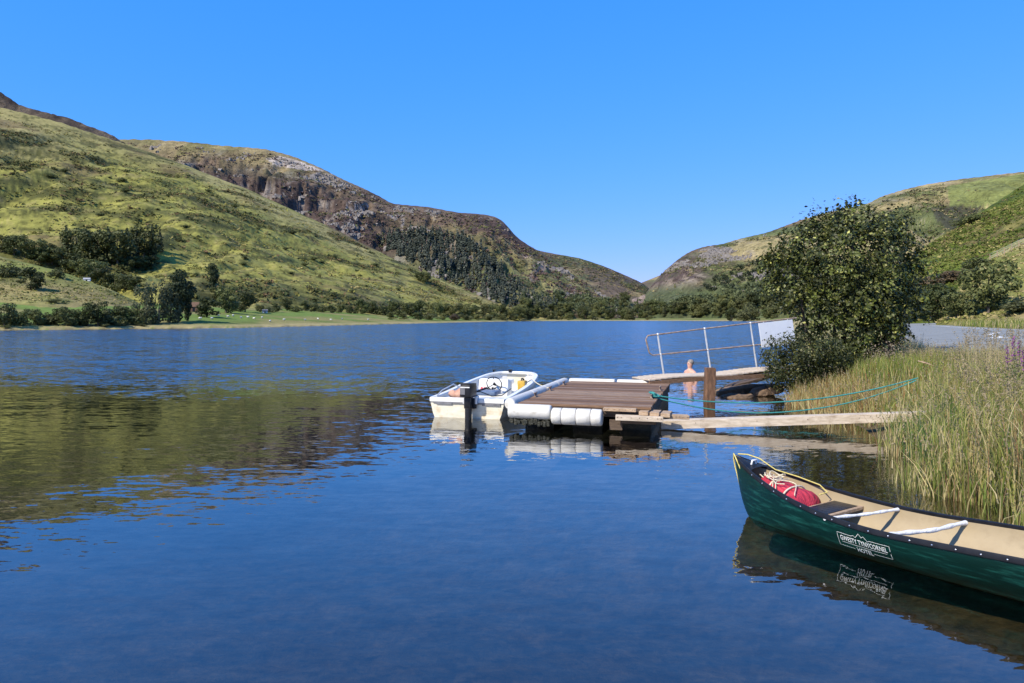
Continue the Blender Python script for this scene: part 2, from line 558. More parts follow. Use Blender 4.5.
def build_base():
    na, nr = 760, 420
    X, Y = polar(-56, 56, na, 1.2, 3600, nr)
    x, y = X.ravel(), Y.ravel()
    z = base_h(x, y)
    V = np.stack([x, y, z], 1)
    F = grid_faces(nr, na)
    zmax = z[F].max(1); zmin = z[F].min(1)
    col = base_colours(V)
    under = zmax < 0.0
    v, f, c = compact(V, F[under], col)
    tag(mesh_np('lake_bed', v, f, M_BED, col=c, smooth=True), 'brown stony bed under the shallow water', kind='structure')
    v, f, c = compact(V, F[~under], col)
    tag(mesh_np('ground', v, f, M_GROUND, col=c, smooth=True), 'grassy lake shore and valley floor', kind='structure')
    # the land round and behind the photographer
    xs = np.concatenate([-np.exp(np.linspace(math.log(3600), math.log(1), 60)), [0], np.exp(np.linspace(math.log(1), math.log(3600), 60))])
    ys = np.concatenate([-np.exp(np.linspace(math.log(3600), math.log(.3), 50)), [0.6, 1.25]])
    X, Y = np.meshgrid(xs, ys)
    x, y = X.ravel(), Y.ravel()
    z = np.clip(base_h(x, y), -1.2, 8) - .01
    V = np.stack([x, y, z], 1)
    tag(mesh_np('beach', V, grid_faces(len(ys), len(xs)), M_GROUND, col=base_colours(V), smooth=True), 'gravelly shore where the photographer stands', kind='structure')
build_base()

# ------------------------------------------------------------------ hills
def streaks(x, y, z, dirx, diry, s_long, s_short, seed):
    u = x * dirx + y * diry
    return fbm(u * s_long + seed, (z * 2.0 + (x * -diry + y * dirx) * .35) * s_short + seed, 5, .55)

def inpoly(px, py, poly):
    ins = np.zeros(px.shape, dtype=bool)
    n = len(poly)
    for i in range(n):
        ax, ay = poly[i]; bx, by = poly[(i + 1) % n]
        cond = ((ay > py) != (by > py))
        ins ^= cond & (px < ax + (py - ay) * (bx - ax) / ((by - ay) if by != ay else 1e-9))
    return ins

def T(c, n):
    return np.tile(np.array(c, dtype=np.float64), (n, 1))

def col_green(x, y, z):
    n = len(x); px, py = proj(x, y, z)
    a = fbm(x * .008, y * .008 + 3, 5)
    st = streaks(x, y, z, .95, .3, .016, .035, 2.0)
    st2 = streaks(x, y, z, .9, .4, .05, .12, 9.0)
    c = mixc(T((.225, .215, .052), n), T((.31, .265, .11), n), sstep(.38, .66, a) * .8)
    c = mixc(c, T((.30, .25, .11), n), sstep(.60, .85, z / 190) * .6 + .5 * sstep(300, 460, px) * sstep(.40, .6, st2))
    c = mixc(c, T((.050, .055, .020), n), sstep(.56, .64, st) * (.4 + .6 * sstep(.3, .55, st2)) * .85)
    c = mixc(c, T((.038, .044, .018), n), sstep(.60, .66, st2) * .7 * sstep(-.1, .3, 1 - z / 190))
    tuft = fbm(x * .16 + 11, y * .10 + z * .2, 5, .65)
    c = mixc(c, T((.075, .075, .022), n), sstep(.56, .66, tuft) * .75)
    c = mixc(c, T((.28, .235, .09), n), sstep(.60, .70, 1 - tuft) * .5)
    c = mixc(c, T((.125, .085, .045), n), sstep(.60, .72, fbm(x * .02 + 7, y * .02, 4)) * .55)
    return c

def col_knoll(x, y, z):
    n = len(x)
    a = fbm(x * .03, y * .03, 5)
    c = mixc(T((.145, .165, .04), n), T((.24, .20, .08), n), sstep(.4, .65, a))
    return mixc(c, T((.07, .08, .025), n), sstep(.62, .7, fbm(x * .12, y * .12 + 4, 4)) * .6)

def col_crest(x, y, z):
    n = len(x)
    a = fbm(x * .05, z * .06, 5)
    return mixc(T((.045, .035, .03), n), T((.13, .10, .07), n), sstep(.45, .7, a))

def col_mountain(x, y, z):
    n = len(x); px, py = proj(x, y, z)
    a = fbm(x * .010, z * .018 + 5, 5); b = fbm(x * .035, z * .05, 5, .6); g = fbm(x * .02 + 9, y * .01, 4)
    heather = mixc(T((.078, .056, .048), n), T((.135, .098, .070), n), sstep(.4, .6, a))
    c = mixc(heather, T((.25, .22, .19), n), sstep(.60, .70, b) * .75)
    grass = mixc(T((.16, .145, .058), n), T((.24, .195, .095), n), sstep(.4, .6, g))
    skyline = np.interp(px, [0, 135, 270, 300, 340, 390, 430, 482, 508, 548], [145, 139, 150, 158, 178, 203, 207, 214, 226, 262])
    dep = py - skyline
    c = mixc(c, grass, sstep(26, 4, dep + (a - .5) * 30) * sstep(400, 250, px) * .85)
    c = mixc(c, grass, sstep(340, 470, px) * sstep(16, 4, np.abs(dep - 26 + (b - .5) * 30)) * .7)
    c = mixc(c, T((.42, .36, .31), n), inpoly(px + (b - .5) * 8, py, [(266, 159), (276, 156), (300, 161), (325, 171), (300, 170), (278, 166)]) * .85)
    spec = (b > .56) & inpoly(px, py, [(325, 185), (350, 195), (405, 215), (405, 228), (350, 220)])
    c = mixc(c, T((.40, .36, .33), n), spec * .75)
    low = sstep(235, 275, py + (a - .5) * 30)
    c = mixc(c, mixc(T((.12, .135, .052), n), T((.24, .215, .09), n), sstep(.45, .6, g)), low * .85)
    scree = (fbm((x - z * .9) * .05, z * .006, 4) > .56) & inpoly(px, py, [(520, 250), (545, 262), (600, 310), (575, 312), (530, 280)])
    c = mixc(c, T((.30, .22, .19), n), scree * .7)
    return c

def col_far(x, y, z):
    n = len(x); px, py = proj(x, y, z)
    a = fbm(x * .010, z * .02 + 5, 5); b = fbm((x + z) * .012, z * .05 + 2, 5)
    c = mixc(T((.085, .095, .045), n), T((.21, .17, .09), n), sstep(.42, .6, b))
    c = mixc(c, T((.10, .07, .06), n), sstep(.52, .64, a) * .7)
    sc = inpoly(px + (a - .5) * 14, py, [(634, 300), (652, 290), (672, 292), (676, 300), (650, 308), (636, 307)])
    c = mixc(c, T((.36, .27, .22), n), sc * .85)
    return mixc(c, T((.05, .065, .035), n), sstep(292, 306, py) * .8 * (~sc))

def col_crag(x, y, z):
    n = len(x); px, py = proj(x, y, z)
    st = fbm((x * .8 - z * 1.1) * .010 + 3, (z + x * .55) * .022, 5)
    a = fbm(x * .02, z * .03, 5, .6)
    c = mixc(T((.10, .115, .045), n), T((.28, .23, .11), n), sstep(.44, .56, st))
    c = mixc(c, mixc(T((.085, .062, .055), n), T((.19, .15, .13), n), sstep(.45, .62, a)), sstep(718, 680, px + (a - .5) * 60))
    gl_ = fbm(x * .06 + 8, z * .09, 5, .62)
    c = mixc(c, T((.055, .065, .028), n), sstep(.53, .63, gl_) * .65)
    c = mixc(c, T((.30, .25, .18), n), sstep(.62, .70, 1 - gl_) * .5)
    c = mixc(c, T((.115, .075, .055), n), sstep(.55, .65, a) * sstep(40, 5, py - np.interp(px, [640, 700, 768, 868, 930, 1040], [300, 246, 232, 204, 183, 169])) * .7)
    fld = inpoly(px, py, [(947, 186), (1060, 168), (1060, 215), (985, 206), (950, 206)])
    c = mixc(c, T((.155, .175, .055), n), fld * .92)
    c = mixc(c, T((.050, .050, .035), n), inpoly(px + (a - .5) * 5, py, [(930, 207), (985, 206), (975, 214), (952, 232), (938, 222)]) * .9)
    c = mixc(c, T((.065, .085, .038), n), sstep(278, 296, py + (a - .5) * 40) * .85)
    return c

def col_bracken(x, y, z):
    n = len(x)
    st = fbm((x * .8 + y * .6) * .035 + 4, (z * 1.4 + x * .25) * .06, 5, .6)
    a = fbm(x * .05, y * .05 + z * .05, 6, .6); b = fbm(x * .22, y * .22 + z * .2, 5, .6)
    c = mixc(T((.075, .100, .016), n), T((.135, .145, .032), n), sstep(.38, .62, a))
    c = mixc(c, T((.22, .19, .065), n), sstep(.58, .64, st) * .8)
    c = mixc(c, T((.10, .075, .035), n), sstep(.56, .66, fbm(x * .04 + 30, z * .08, 4)) * .6)
    return mixc(c, T((.035, .05, .013), n), sstep(.56, .64, b) * .7)

def col_gk(x, y, z):
    n = len(x)
    a = fbm(x * .06, y * .06, 5)
    c = mixc(T((.20, .20, .06), n), T((.27, .22, .10), n), sstep(.4, .65, a))
    return mixc(c, T((.10, .13, .03), n), sstep(.55, .65, fbm(x * .2, y * .2 + 4, 4)) * .6)

HILL_SPEC = [   # angles, samples, depth range
    ('green_hill', (-52, 6), 560, (150, 1100), 300, M_HILL, col_green, 'sunlit green hillside streaked with bracken above the left shore'),
    ('pasture_knoll', (-52, -22), 260, (90, 330), 160, M_HILL, col_knoll, 'pale pasture knoll above the left shore'),
    ('rocky_crest', (-50, -25), 260, (600, 1000), 140, M_ROCKHILL, col_crest, 'dark rocky crest behind the green hillside'),
    ('crag_mountain', (-40, 8), 560, (600, 2000), 330, M_ROCKHILL, col_mountain, 'brown heather mountain with grey crags'),
    ('far_hill', (-8, 15), 300, (900, 2500), 200, M_ROCKHILL, col_far, 'far hill closing the valley on the left'),
    ('distant_hill', (3, 18), 120, (2000, 3400), 80, M_HILL, col_far, 'low distant hill in the gap of the valley'),
    ('crag_hill', (8, 50), 520, (500, 1800), 260, M_ROCKHILL, col_crag, 'hill with crags and fields right of the valley'),
    ('bracken_hill', (22, 54), 360, (60, 480), 240, M_HILL, col_bracken, 'steep bracken slope beyond the road'),
    ('grass_knoll', (28, 52), 220, (50, 180), 140, M_HILL, col_gk, 'dry grass knoll beyond the road'),
]
for nm, (a0, a1), na, (r0, r1), nr, mt, cf, lab in HILL_SPEC:
    X, Y = polar(a0, a1, na, r0, r1, nr)
    x, y = X.ravel(), Y.ravel()
    z = HILLS[nm].h(x, y)
    b = base_h(x, y)
    V = np.stack([x, y, z], 1)
    F = grid_faces(nr, na)
    keep = ((z - b)[F].max(1) > -1.5) & (b[F].min(1) > 0)
    v, f, c = compact(V, F[keep], cf(x, y, z))
    tag(mesh_np(nm, v, f, mt, col=c, smooth=True), lab, kind='structure')

# ------------------------------------------------------------------ water
def mat_water():
    m, nt, out = mat_new('lake water')
    L = nt.links.new
    geo = node(nt, 'ShaderNodeNewGeometry')
    P = geo.outputs['Position']
    sep = node(nt, 'ShaderNodeSeparateXYZ'); L(P, sep.inputs[0])
    # where the breeze ruffles the lake: beyond the sheltered corner by the jetty
    big = node(nt, 'ShaderNodeTexNoise', i_Scale=.16, i_Detail=5.0); L(P, big.inputs['Vector'])
    a = node(nt, 'ShaderNodeMath', operation='MULTIPLY_ADD'); L(big.outputs['Fac'], a.inputs[0]); a.inputs[1].default_value = 14.0
    L(sep.outputs['Y'], a.inputs[2])
    ruf = node(nt, 'ShaderNodeMapRange', interpolation_type='SMOOTHSTEP')
    ruf.inputs['From Min'].default_value = 22.0; ruf.inputs['From Max'].default_value = 33.0
    ruf.inputs['To Min'].default_value = 0.095; ruf.inputs['To Max'].default_value = 2.0
    L(a.outputs[0], ruf.inputs['Value'])
    def ripple(scale, detail, stretch, w):
        mp = node(nt, 'ShaderNodeMapping'); mp.inputs['Scale'].default_value = stretch
        mp.inputs['Rotation'].default_value = (0, 0, R(12)); L(P, mp.inputs[0])
        nz = node(nt, 'ShaderNodeTexNoise', i_Scale=scale, i_Detail=detail, i_Roughness=.55); L(mp.outputs[0], nz.inputs['Vector'])
        s = node(nt, 'ShaderNodeVectorMath', operation='SUBTRACT'); L(nz.outputs['Color'], s.inputs[0]); s.inputs[1].default_value = (.5, .5, .5)
        q = node(nt, 'ShaderNodeVectorMath', operation='MULTIPLY'); L(s.outputs[0], q.inputs[0]); q.inputs[1].default_value = (w * .55, w, 0)
        return q.outputs[0]
    r1 = ripple(5.5, 2.0, (.45, 1.5, 1), 1.0)
    r2 = ripple(13.0, 3.0, (.6, 1.5, 1), .9)
    r0 = ripple(.8, 2.0, (.7, 1.2, 1), .45)
    ad0 = node(nt, 'ShaderNodeVectorMath', operation='ADD'); L(r1, ad0.inputs[0]); L(r0, ad0.inputs[1])
    ad = node(nt, 'ShaderNodeVectorMath', operation='ADD'); L(ad0.outputs[0], ad.inputs[0]); L(r2, ad.inputs[1])
    sc = node(nt, 'ShaderNodeVectorMath', operation='SCALE'); L(ad.outputs[0], sc.inputs[0]); L(ruf.outputs[0], sc.inputs['Scale'])
    up = node(nt, 'ShaderNodeVectorMath', operation='ADD'); L(sc.outputs[0], up.inputs[0]); up.inputs[1].default_value = (0, 0, 1)
    nm = node(nt, 'ShaderNodeVectorMath', operation='NORMALIZE'); L(up.outputs[0], nm.inputs[0])
    sc2 = node(nt, 'ShaderNodeVectorMath', operation='SCALE'); L(sc.outputs[0], sc2.inputs[0]); sc2.inputs['Scale'].default_value = .34
    up2 = node(nt, 'ShaderNodeVectorMath', operation='ADD'); L(sc2.outputs[0], up2.inputs[0]); up2.inputs[1].default_value = (0, 0, 1)
    nm2 = node(nt, 'ShaderNodeVectorMath', operation='NORMALIZE'); L(up2.outputs[0], nm2.inputs[0])
    fq = node(nt, 'ShaderNodeFresnel', i_IOR=1.36); L(nm2.outputs[0], fq.inputs['Normal'])
    fr = node(nt, 'ShaderNodeMath', operation='POWER'); L(fq.outputs[0], fr.inputs[0]); fr.inputs[1].default_value = .68
    gl = node(nt, 'ShaderNodeBsdfGlossy', i_Roughness=.015); L(nm.outputs[0], gl.inputs['Normal'])
    gl.inputs['Color'].default_value = (1, 1, 1, 1)
    rg = node(nt, 'ShaderNodeMapRange'); rg.inputs['From Min'].default_value = .06; rg.inputs['From Max'].default_value = 1.6
    rg.inputs['To Min'].default_value = .015; rg.inputs['To Max'].default_value = .13; L(ruf.outputs[0], rg.inputs['Value']); L(rg.outputs[0], gl.inputs['Roughness'])
    tr = node(nt, 'ShaderNodeBsdfTransparent'); tr.inputs['Color'].default_value = (.55, .54, .45, 1)
    mx = node(nt, 'ShaderNodeMixShader'); L(fr.outputs[0], mx.inputs[0]); L(tr.outputs[0], mx.inputs[1]); L(gl.outputs[0], mx.inputs[2])
    L(mx.outputs[0], out.inputs[0])
    return m
w = mesh_np('lake', [(-260, -25, 0), (260, -25, 0), (260, 760, 0), (-260, 760, 0)], [(0, 1, 2, 3)], mat_water())
tag(w, 'blue lake, ruffled further out and calm by the jetty', kind='structure')

# ------------------------------------------------------------------ road
M_ROAD = mat_noisy('asphalt', (.18, .185, .175), (.25, .255, .24), 1.5, .85, .6, dark=(.15, .15, .145), dark_scale=.8, dark_amt=.7, bump_scale=40, dist=.03)
M_PAINT = mat_noisy('road paint', (.62, .62, .60), (.8, .8, .78), 6, .7, .1, dark=(.35, .35, .34), dark_scale=8)
def road_z(x, y):
    return base_h(x, y, 0.0) + .06
near_edge = [(6.5, 5.0), (8.4, 11.0), (10.3, 17.2), (13.5, 24), (18.5, 34), (24.5, 44), (33, 60), (48, 88), (80, 145)]
far_edge = [(24, 4), (27, 14), (31, 26), (33.5, 36), (34.5, 43), (35, 50), (42, 66), (56, 92), (88, 148)]
def strip(ea, eb, n, m, zoff, dz=0):
    ea, eb = np.array(ea, float), np.array(eb, float)
    t = np.linspace(0, len(ea) - 1, n)
    A = np.stack([np.interp(t, range(len(ea)), ea[:, k]) for k in (0, 1)], 1)
    B = np.stack([np.interp(t, range(len(eb)), eb[:, k]) for k in (0, 1)], 1)
    q = np.linspace(0, 1, m)
    P = A[:, None, :] + (B - A)[:, None, :] * q[None, :, None]
    P = P.reshape(-1, 2)
    z = road_z(P[:, 0], P[:, 1]) + zoff
    return np.column_stack([P, z]), grid_faces(n, m)
v, f = strip(near_edge, far_edge, 120, 24, 0.0)
sk = [np.column_stack([v[i::24][:, :2], v[i::24][:, 2] - .3]) for i in (0, 23)]
k_ = len(v); i_ = np.arange(119)
f = np.concatenate([f, np.stack([i_ * 24, k_ + i_, k_ + i_ + 1, (i_ + 1) * 24], 1), np.stack([i_ * 24 + 23, (i_ + 1) * 24 + 23, k_ + 120 + i_ + 1, k_ + 120 + i_], 1)])
v = np.concatenate([v] + sk)
tag(mesh_np('road', v, f, M_ROAD, smooth=True), 'grey lakeside road', kind='structure')
def paint_line(pts, wd, zoff=.004, n=40):
    pts = np.array(pts, float)
    t = np.linspace(0, len(pts) - 1, n)
    P = np.stack([np.interp(t, range(len(pts)), pts[:, k]) for k in (0, 1)], 1)
    dv = np.gradient(P, axis=0); dv /= np.linalg.norm(dv, axis=1)[:, None]
    nrm = np.stack([-dv[:, 1], dv[:, 0]], 1) * wd / 2
    A, B = P + nrm, P - nrm
    V = np.concatenate([np.column_stack([A, road_z(A[:, 0], A[:, 1]) + zoff]), np.column_stack([B, road_z(B[:, 0], B[:, 1]) + zoff])])
    F = np.stack([np.arange(n - 1), np.arange(1, n), np.arange(n + 1, 2 * n), np.arange(n, 2 * n - 1)], 1)
    return V, F[:, ::-1]
def road_paint(lines):
    Vs, Fs, k = [], [], 0
    for pts, wd in lines:
        V, F = paint_line(pts, wd)
        Vs.append(V); Fs.append(F + k); k += len(V)
    return np.concatenate(Vs), np.concatenate(Fs)
v, f = road_paint([([(31.6, 36), (32.8, 42), (33.2, 49), (40, 65), (54, 92)], .18), ([(19.2, 28.0), (19.6, 28.6), (19.9, 28.9)], .7),
                   ([(19.6, 28.3), (22.5, 33.5), (26, 38)], .22), ([(19.6, 28.3), (20.2, 25), (20.6, 20)], .22)])
tag(mesh_np('road_marking', v, f, M_PAINT), 'white painted lines on the grey road', kind='structure')

# ------------------------------------------------------------------ foliage builders
def leaf_quads(P, N, size, aspect=.6, rng=RNG, jitter=.6, flat=False):
    """one diamond leaf per point P, facing about N"""
    n = len(P)
    N = N + rng.normal(0, jitter, (n, 3))
    N /= np.linalg.norm(N, axis=1)[:, None] + 1e-9
    A = np.cross(N, rng.normal(0, 1, (n, 3)))
    A /= np.linalg.norm(A, axis=1)[:, None] + 1e-9
    B = np.cross(N, A)
    s = (np.asarray(size) * rng.uniform(.65, 1.35, n))[:, None]
    V = np.stack([P - A * s * .5, P + B * s * aspect * .5 + A * s * .05 + N * s * .06, P + A * s * .5, P - B * s * aspect * .5 + A * s * .05 + N * s * .06], 1)
    return V.reshape(-1, 3), np.arange(n * 4).reshape(-1, 4)

def leaf_cols(n, c1, c2, rng=RNG, per=4, bright=None, frac=0.0):
    t = rng.random(n)[:, None]
    c = np.array(c1) * (1 - t) + np.array(c2) * t
    c = c * rng.uniform(.75, 1.25, (n, 1))
    if bright is not None:
        k = rng.random(n) < frac
        c[k] = np.array(bright) * rng.uniform(.8, 1.2, (k.sum(), 1))
    return np.repeat(c, per, axis=0)

M_TREE = mat_leaf('broad leaves', .6, .25, .28)
M_ALDER = mat_leaf('alder leaves', .45, .28, .15, vary=0.0)
M_BARK = mat_noisy('bark', (.07, .055, .04), (.15, .12, .09), 9, .9, .6, stretch=(1, 1, .3))
M_NEEDLE = mat_leaf('conifer needles', .7, .2, .05, vary=.3)
M_BLADE = mat_leaf('grass blades', .55, .25, .35, vary=0.0)

def lobes_cloud(lobes, n, rng, shell=.55):
    """points through a set of ellipsoid lobes ((x,y,z),(rx,ry,rz)), thicker near their skins, with outward normals"""
    vol = np.array([l[1][0] * l[1][1] * l[1][2] for l in lobes]) ** .67
    cnt = rng.multinomial(n, vol / vol.sum())
    P, N = [], []
    for (c, r), k in zip(lobes, cnt):
        d = rng.normal(0, 1, (k, 3)); d /= np.linalg.norm(d, axis=1)[:, None]
        q = shell + (1.06 - shell) * rng.random(k) ** .6
        P.append(np.array(c) + d * np.array(r) * q[:, None]); N.append(d)
    return np.concatenate(P), np.concatenate(N)

def proto_tree(seed, kind):
    """unit-high broadleaf: returns crown data and trunk builder (local, height 1)"""
    rng = np.random.default_rng(seed)
    lobes = []
    if kind == 'round':
        for i in range(13):
            a = rng.uniform(0, 6.28); r = rng.uniform(.06, .34); h = .16 + .70 * i / 12 ; r *= 1.1 - .6 * abs(h - .45)
            lobes.append(((r * math.cos(a), r * math.sin(a), h), (rng.uniform(.13, .21),) * 2 + (rng.uniform(.11, .17),)))
        n, sz, t0 = 2000, .060, .15
    elif kind == 'tall':
        for i in range(13):
            h = .08 + .86 * i / 12; w = .22 * math.sin(math.pi * min(1, .22 + .80 * (1 - h))) 
            a = rng.uniform(0, 6.28); r = rng.uniform(0, .7) * w
            lobes.append(((r * math.cos(a), r * math.sin(a), h), (w * .75 + .03,) * 2 + (.10,)))
        n, sz, t0 = 2200, .048, .1
    elif kind == 'loose':
        for i in range(12):
            a = rng.uniform(0, 6.28); r = rng.uniform(.05, .30); h = .10 + .78 * i / 11
            lobes.append(((r * math.cos(a), r * math.sin(a), h), (rng.uniform(.10, .17),) * 2 + (rng.uniform(.10, .2),)))
        n, sz, t0 = 1700, .052, .12
    else:   # shrub, as wide as high
        for i in range(12):
            a = rng.uniform(0, 6.28); r = rng.uniform(.0, .50); h = rng.uniform(.18, .66)
            lobes.append(((r * math.cos(a), r * math.sin(a), h), (rng.uniform(.2, .3),) * 2 + (rng.uniform(.2, .3),)))
        n, sz, t0 = 1100, .10, .1
    P, N = lobes_cloud(lobes, n, rng)
    N[:, 2] += .25
    P[:, 2] = np.clip(P[:, 2], .01, None)
    V, F = leaf_quads(P, N, sz, .8, rng, .45)
    tb = MB()
    top = .7 if kind != 'shrub' else .4
    w = .03 if kind != 'shrub' else .02
    tb.tube([(0, 0, -.03), (.01, 0, t0), (0, .015, top)], [w, w * .75, w * .25], 7)
    for i in range(5):
        a = i * 1.3 + rng.uniform(0, .5); l = lobes[i][0]
        tb.tube([(0, 0, t0 * rng.uniform(.6, 1.3)), (l[0] * .5, l[1] * .5, (l[2] + t0) / 2), l], [w * .5, w * .3, w * .1], 5)
    return V, F, n, rng, tb

PROTO = {}
def tree_proto(key, kind, seed, c1, c2, mat=None):
    V, F, n, rng, tb = proto_tree(seed, kind)
    root = bpy.data.objects.new('tree' if kind != 'shrub' else 'shrub', None)
    crown = mesh_np('crown', V, F, mat or M_TREE, root, leaf_cols(n, c1, c2, rng), link=False)
    trunk = tb.build('trunk', M_BARK, root, smooth=True)
    C.objects.unlink(trunk)
    PROTO[key] = (root, crown, trunk)

def conifer_data(seed, n=520, wide=.2):
    rng = np.random.default_rng(seed)
    h = 1 - rng.random(n) ** .6 * .93
    a = rng.uniform(0, 6.28, n)
    tier = .78 + .22 * np.sin(h * 48 + 1.3 * np.sin(a))
    r = wide * (1.02 - h) * tier * rng.random(n) ** .35 + .004
    P = np.stack([r * np.cos(a), r * np.sin(a), h], 1)
    N = np.stack([np.cos(a), np.sin(a), np.full(n, .75)], 1)
    return P, N, rng
def conifer_proto(key, seed, c1, c2):
    P, N, rng = conifer_data(seed)
    V, F = leaf_quads(P, N, .075, .55, rng, .35)
    root = bpy.data.objects.new('conifer', None)
    crown = mesh_np('crown', V, F, M_NEEDLE, root, leaf_cols(len(P), c1, c2, rng), link=False)
    tb = MB(); tb.tube([(0, 0, -.03), (0, 0, .5), (0, 0, .97)], [.018, .012, .003], 6)
    trunk = tb.build('trunk', M_BARK, root); C.objects.unlink(trunk)
    PROTO[key] = (root, crown, trunk)

G1, G2 = (.052, .064, .020), (.125, .138, .045)
tree_proto('round', 'round', 1, G1, G2)
tree_proto('round_b', 'round', 2, (.038, .052, .015), (.085, .10, .03))
tree_proto('tall', 'tall', 3, (.020, .032, .012), (.045, .06, .02))
tree_proto('loose', 'loose', 4, (.065, .075, .035), (.12, .13, .06))
tree_proto('olive', 'round', 5, (.085, .098, .03), (.17, .17, .06))
tree_proto('shrub', 'shrub', 6, G1, G2)
tree_proto('pale_shrub', 'shrub', 7, (.07, .08, .03), (.13, .135, .05))
tree_proto('red_shrub', 'shrub', 8, (.08, .06, .035), (.13, .095, .05))
conifer_proto('spruce', 9, (.030, .042, .020), (.06, .075, .035))
conifer_proto('pine', 10, (.028, .042, .020), (.06, .075, .03))

def plant(key, p, height, width=None, label=None, cat='tree', group=None, name=None, rz=None, sink=.0):
    root, crown, trunk = PROTO[key]
    r = root.copy()
    C.objects.link(r)
    if name: r.name = name
    w = width if width else height
    r.location = (p[0], p[1], p[2] - sink * height)
    r.rotation_euler = (0, 0, random.uniform(0, 6.28) if rz is None else rz)
    r.scale = (w, w, height)
    for ch in (crown, trunk):
        c = ch.copy(); C.objects.link(c); c.parent = r
    tag(r, label, cat, group)
    return r

def plant_px(key, px, base, hpx, wpx=None, dmin=30, **kw):
    """a plant whose foot stands on the land seen at px, base and that looks hpx high from the shore"""
    p = hit(px, base, dmin)
    if p is None:
        return None
    s = p[1] / FPX
    return plant(key, p, hpx * s * 1.05, (wpx * s / .82 if wpx else None), sink=.03, **kw)

# ------------------------------------------------------------------ bracken, heather and stones lying on the slopes
M_TUFT = mat_leaf('bracken and heather', .8, .1, .1, vary=0.0)
M_STONE = mat_noisy('loose stone', (.15, .135, .12), (.30, .27, .245), 1.2, .9, .4, dark=(.09, .08, .07), dark_scale=.8)
def hill_points(hn, n, rx, ry, rng, dens):
    """points on the visible side of a hill, spread over a window of view directions so near and far get their share"""
    hl = HILLS[hn]
    out = []
    tot = 0
    while tot < n:
        px = rng.uniform(rx[0], rx[1], n); t = (px - 512) / FPX
        df = np.interp(t, hl.t, hl.df); dr = np.interp(t, hl.t, hl.dr)
        D = df - .2 * (dr - df) + (dr - df) * 1.15 * rng.random(n) ** ry
        x = t * D; z = hl.h(x, D); b = base_h(x, D)
        k = (z > b + .3) & (rng.random(n) < dens(x, D, z))
        q = np.column_stack([x, D, z])[k]
        out.append(q); tot += len(q)
    return np.concatenate(out)[:n]
def tufts(name, label, hn, n, rx, size, pal, wts, dens, per=7, seed=1, ry=.8, kind='stuff'):
    rng = np.random.default_rng(seed)
    Q = hill_points(hn, n, rx, ry, rng, dens)
    sc = rng.uniform(size[0], size[1], n) * rng.uniform(.6, 1.4, n)
    P = np.repeat(Q, per, 0) + rng.normal(0, 1, (n * per, 3)) * np.repeat(sc, per)[:, None] * np.array([.62, .45, .16])
    P[:, 2] += np.repeat(sc, per) * .18
    V, F = leaf_quads(P, np.tile([-.1, -.4, .8], (n * per, 1)), np.repeat(sc, per) * .85, .7, rng, .5)
    i = rng.choice(len(pal), n, p=np.array(wts) / sum(wts))
    c = np.array(pal)[i] * rng.uniform(.7, 1.3, (n, 1))
    c = np.repeat(np.repeat(c, per, 0) * rng.uniform(.8, 1.2, (n * per, 1)), 4, 0)
    tag(mesh_np(name, V, F, M_TUFT, None, c), label, kind='stuff')
def stones(name, label, hn, n, rx, size, dens, seed=1, ry=.8):
    rng = np.random.default_rng(seed)
    Q = hill_points(hn, n, rx, ry, rng, dens)
    cube = np.array([(x, y, z) for x in (-1, 1) for y in (-1, 1) for z in (-1, 1)], float) * .5
    fs = np.array([(0, 1, 3, 2), (4, 6, 7, 5), (0, 4, 5, 1), (2, 3, 7, 6), (0, 2, 6, 4), (1, 5, 7, 3)])
    sc = rng.uniform(size[0], size[1], n) * rng.uniform(.5, 1.5, n)
    V = cube[None] * (sc[:, None, None] * rng.uniform(.6, 1.3, (n, 1, 3))) + rng.normal(0, .16, (n, 8, 3)) * sc[:, None, None] + Q[:, None, :]
    F = (np.arange(n) * 8)[:, None, None] + fs[None]
    tag(mesh_np(name, V.reshape(-1, 3), F.reshape(-1, 4), M_STONE), label, 'stones', kind='stuff')
def d_green(x, y, z):
    st = streaks(x, y, z, .95, .3, .016, .035, 2.0)
    return .04 + .96 * sstep(.53, .62, st) * sstep(.42, .58, fbm(x * .05, y * .05, 4))
tufts('bracken', 'dark bracken patches all over the green hillside', 'green_hill', 6200, (-40, 520), (.5, 1.7), [(.072, .076, .024), (.11, .10, .034), (.15, .10, .05), (.055, .068, .024)], [4, 3, 2, 3], d_green, seed=101)
tufts('dry_grass', 'pale dry grass tussocks on the green hillside', 'green_hill', 5000, (-40, 520), (.5, 1.4), [(.26, .215, .085), (.22, .20, .06), (.18, .175, .045)], [2, 2, 3], lambda x, y, z: .15 + .85 * sstep(.5, .62, fbm(x * .03 + 5, y * .03, 4)), seed=102)
tufts('heather', 'brown and purple heather on the crag mountain', 'crag_mountain', 8500, (120, 640), (1.4, 3.6), [(.082, .056, .052), (.11, .075, .062), (.14, .12, .055), (.08, .088, .036)], [4, 3, 2, 3], lambda x, y, z: .2 + .8 * sstep(.45, .6, fbm(x * .012, y * .012 + z * .02, 5)), seed=103)
stones('scree', 'grey stones and outcrops on the crag mountain', 'crag_mountain', 3400, (150, 620), (1.2, 4.0), lambda x, y, z: sstep(.585, .68, fbm(x * .022 + 4, z * .045 + y * .004, 5, .6)), seed=104)
tufts('heather', 'heather and grass tufts on the far valley hill', 'far_hill', 2400, (500, 680), (1.8, 4.2), [(.075, .06, .045), (.06, .07, .03), (.17, .14, .07)], [3, 3, 2], lambda x, y, z: .2 + .8 * sstep(.45, .6, fbm(x * .012, z * .03, 5)), seed=105)
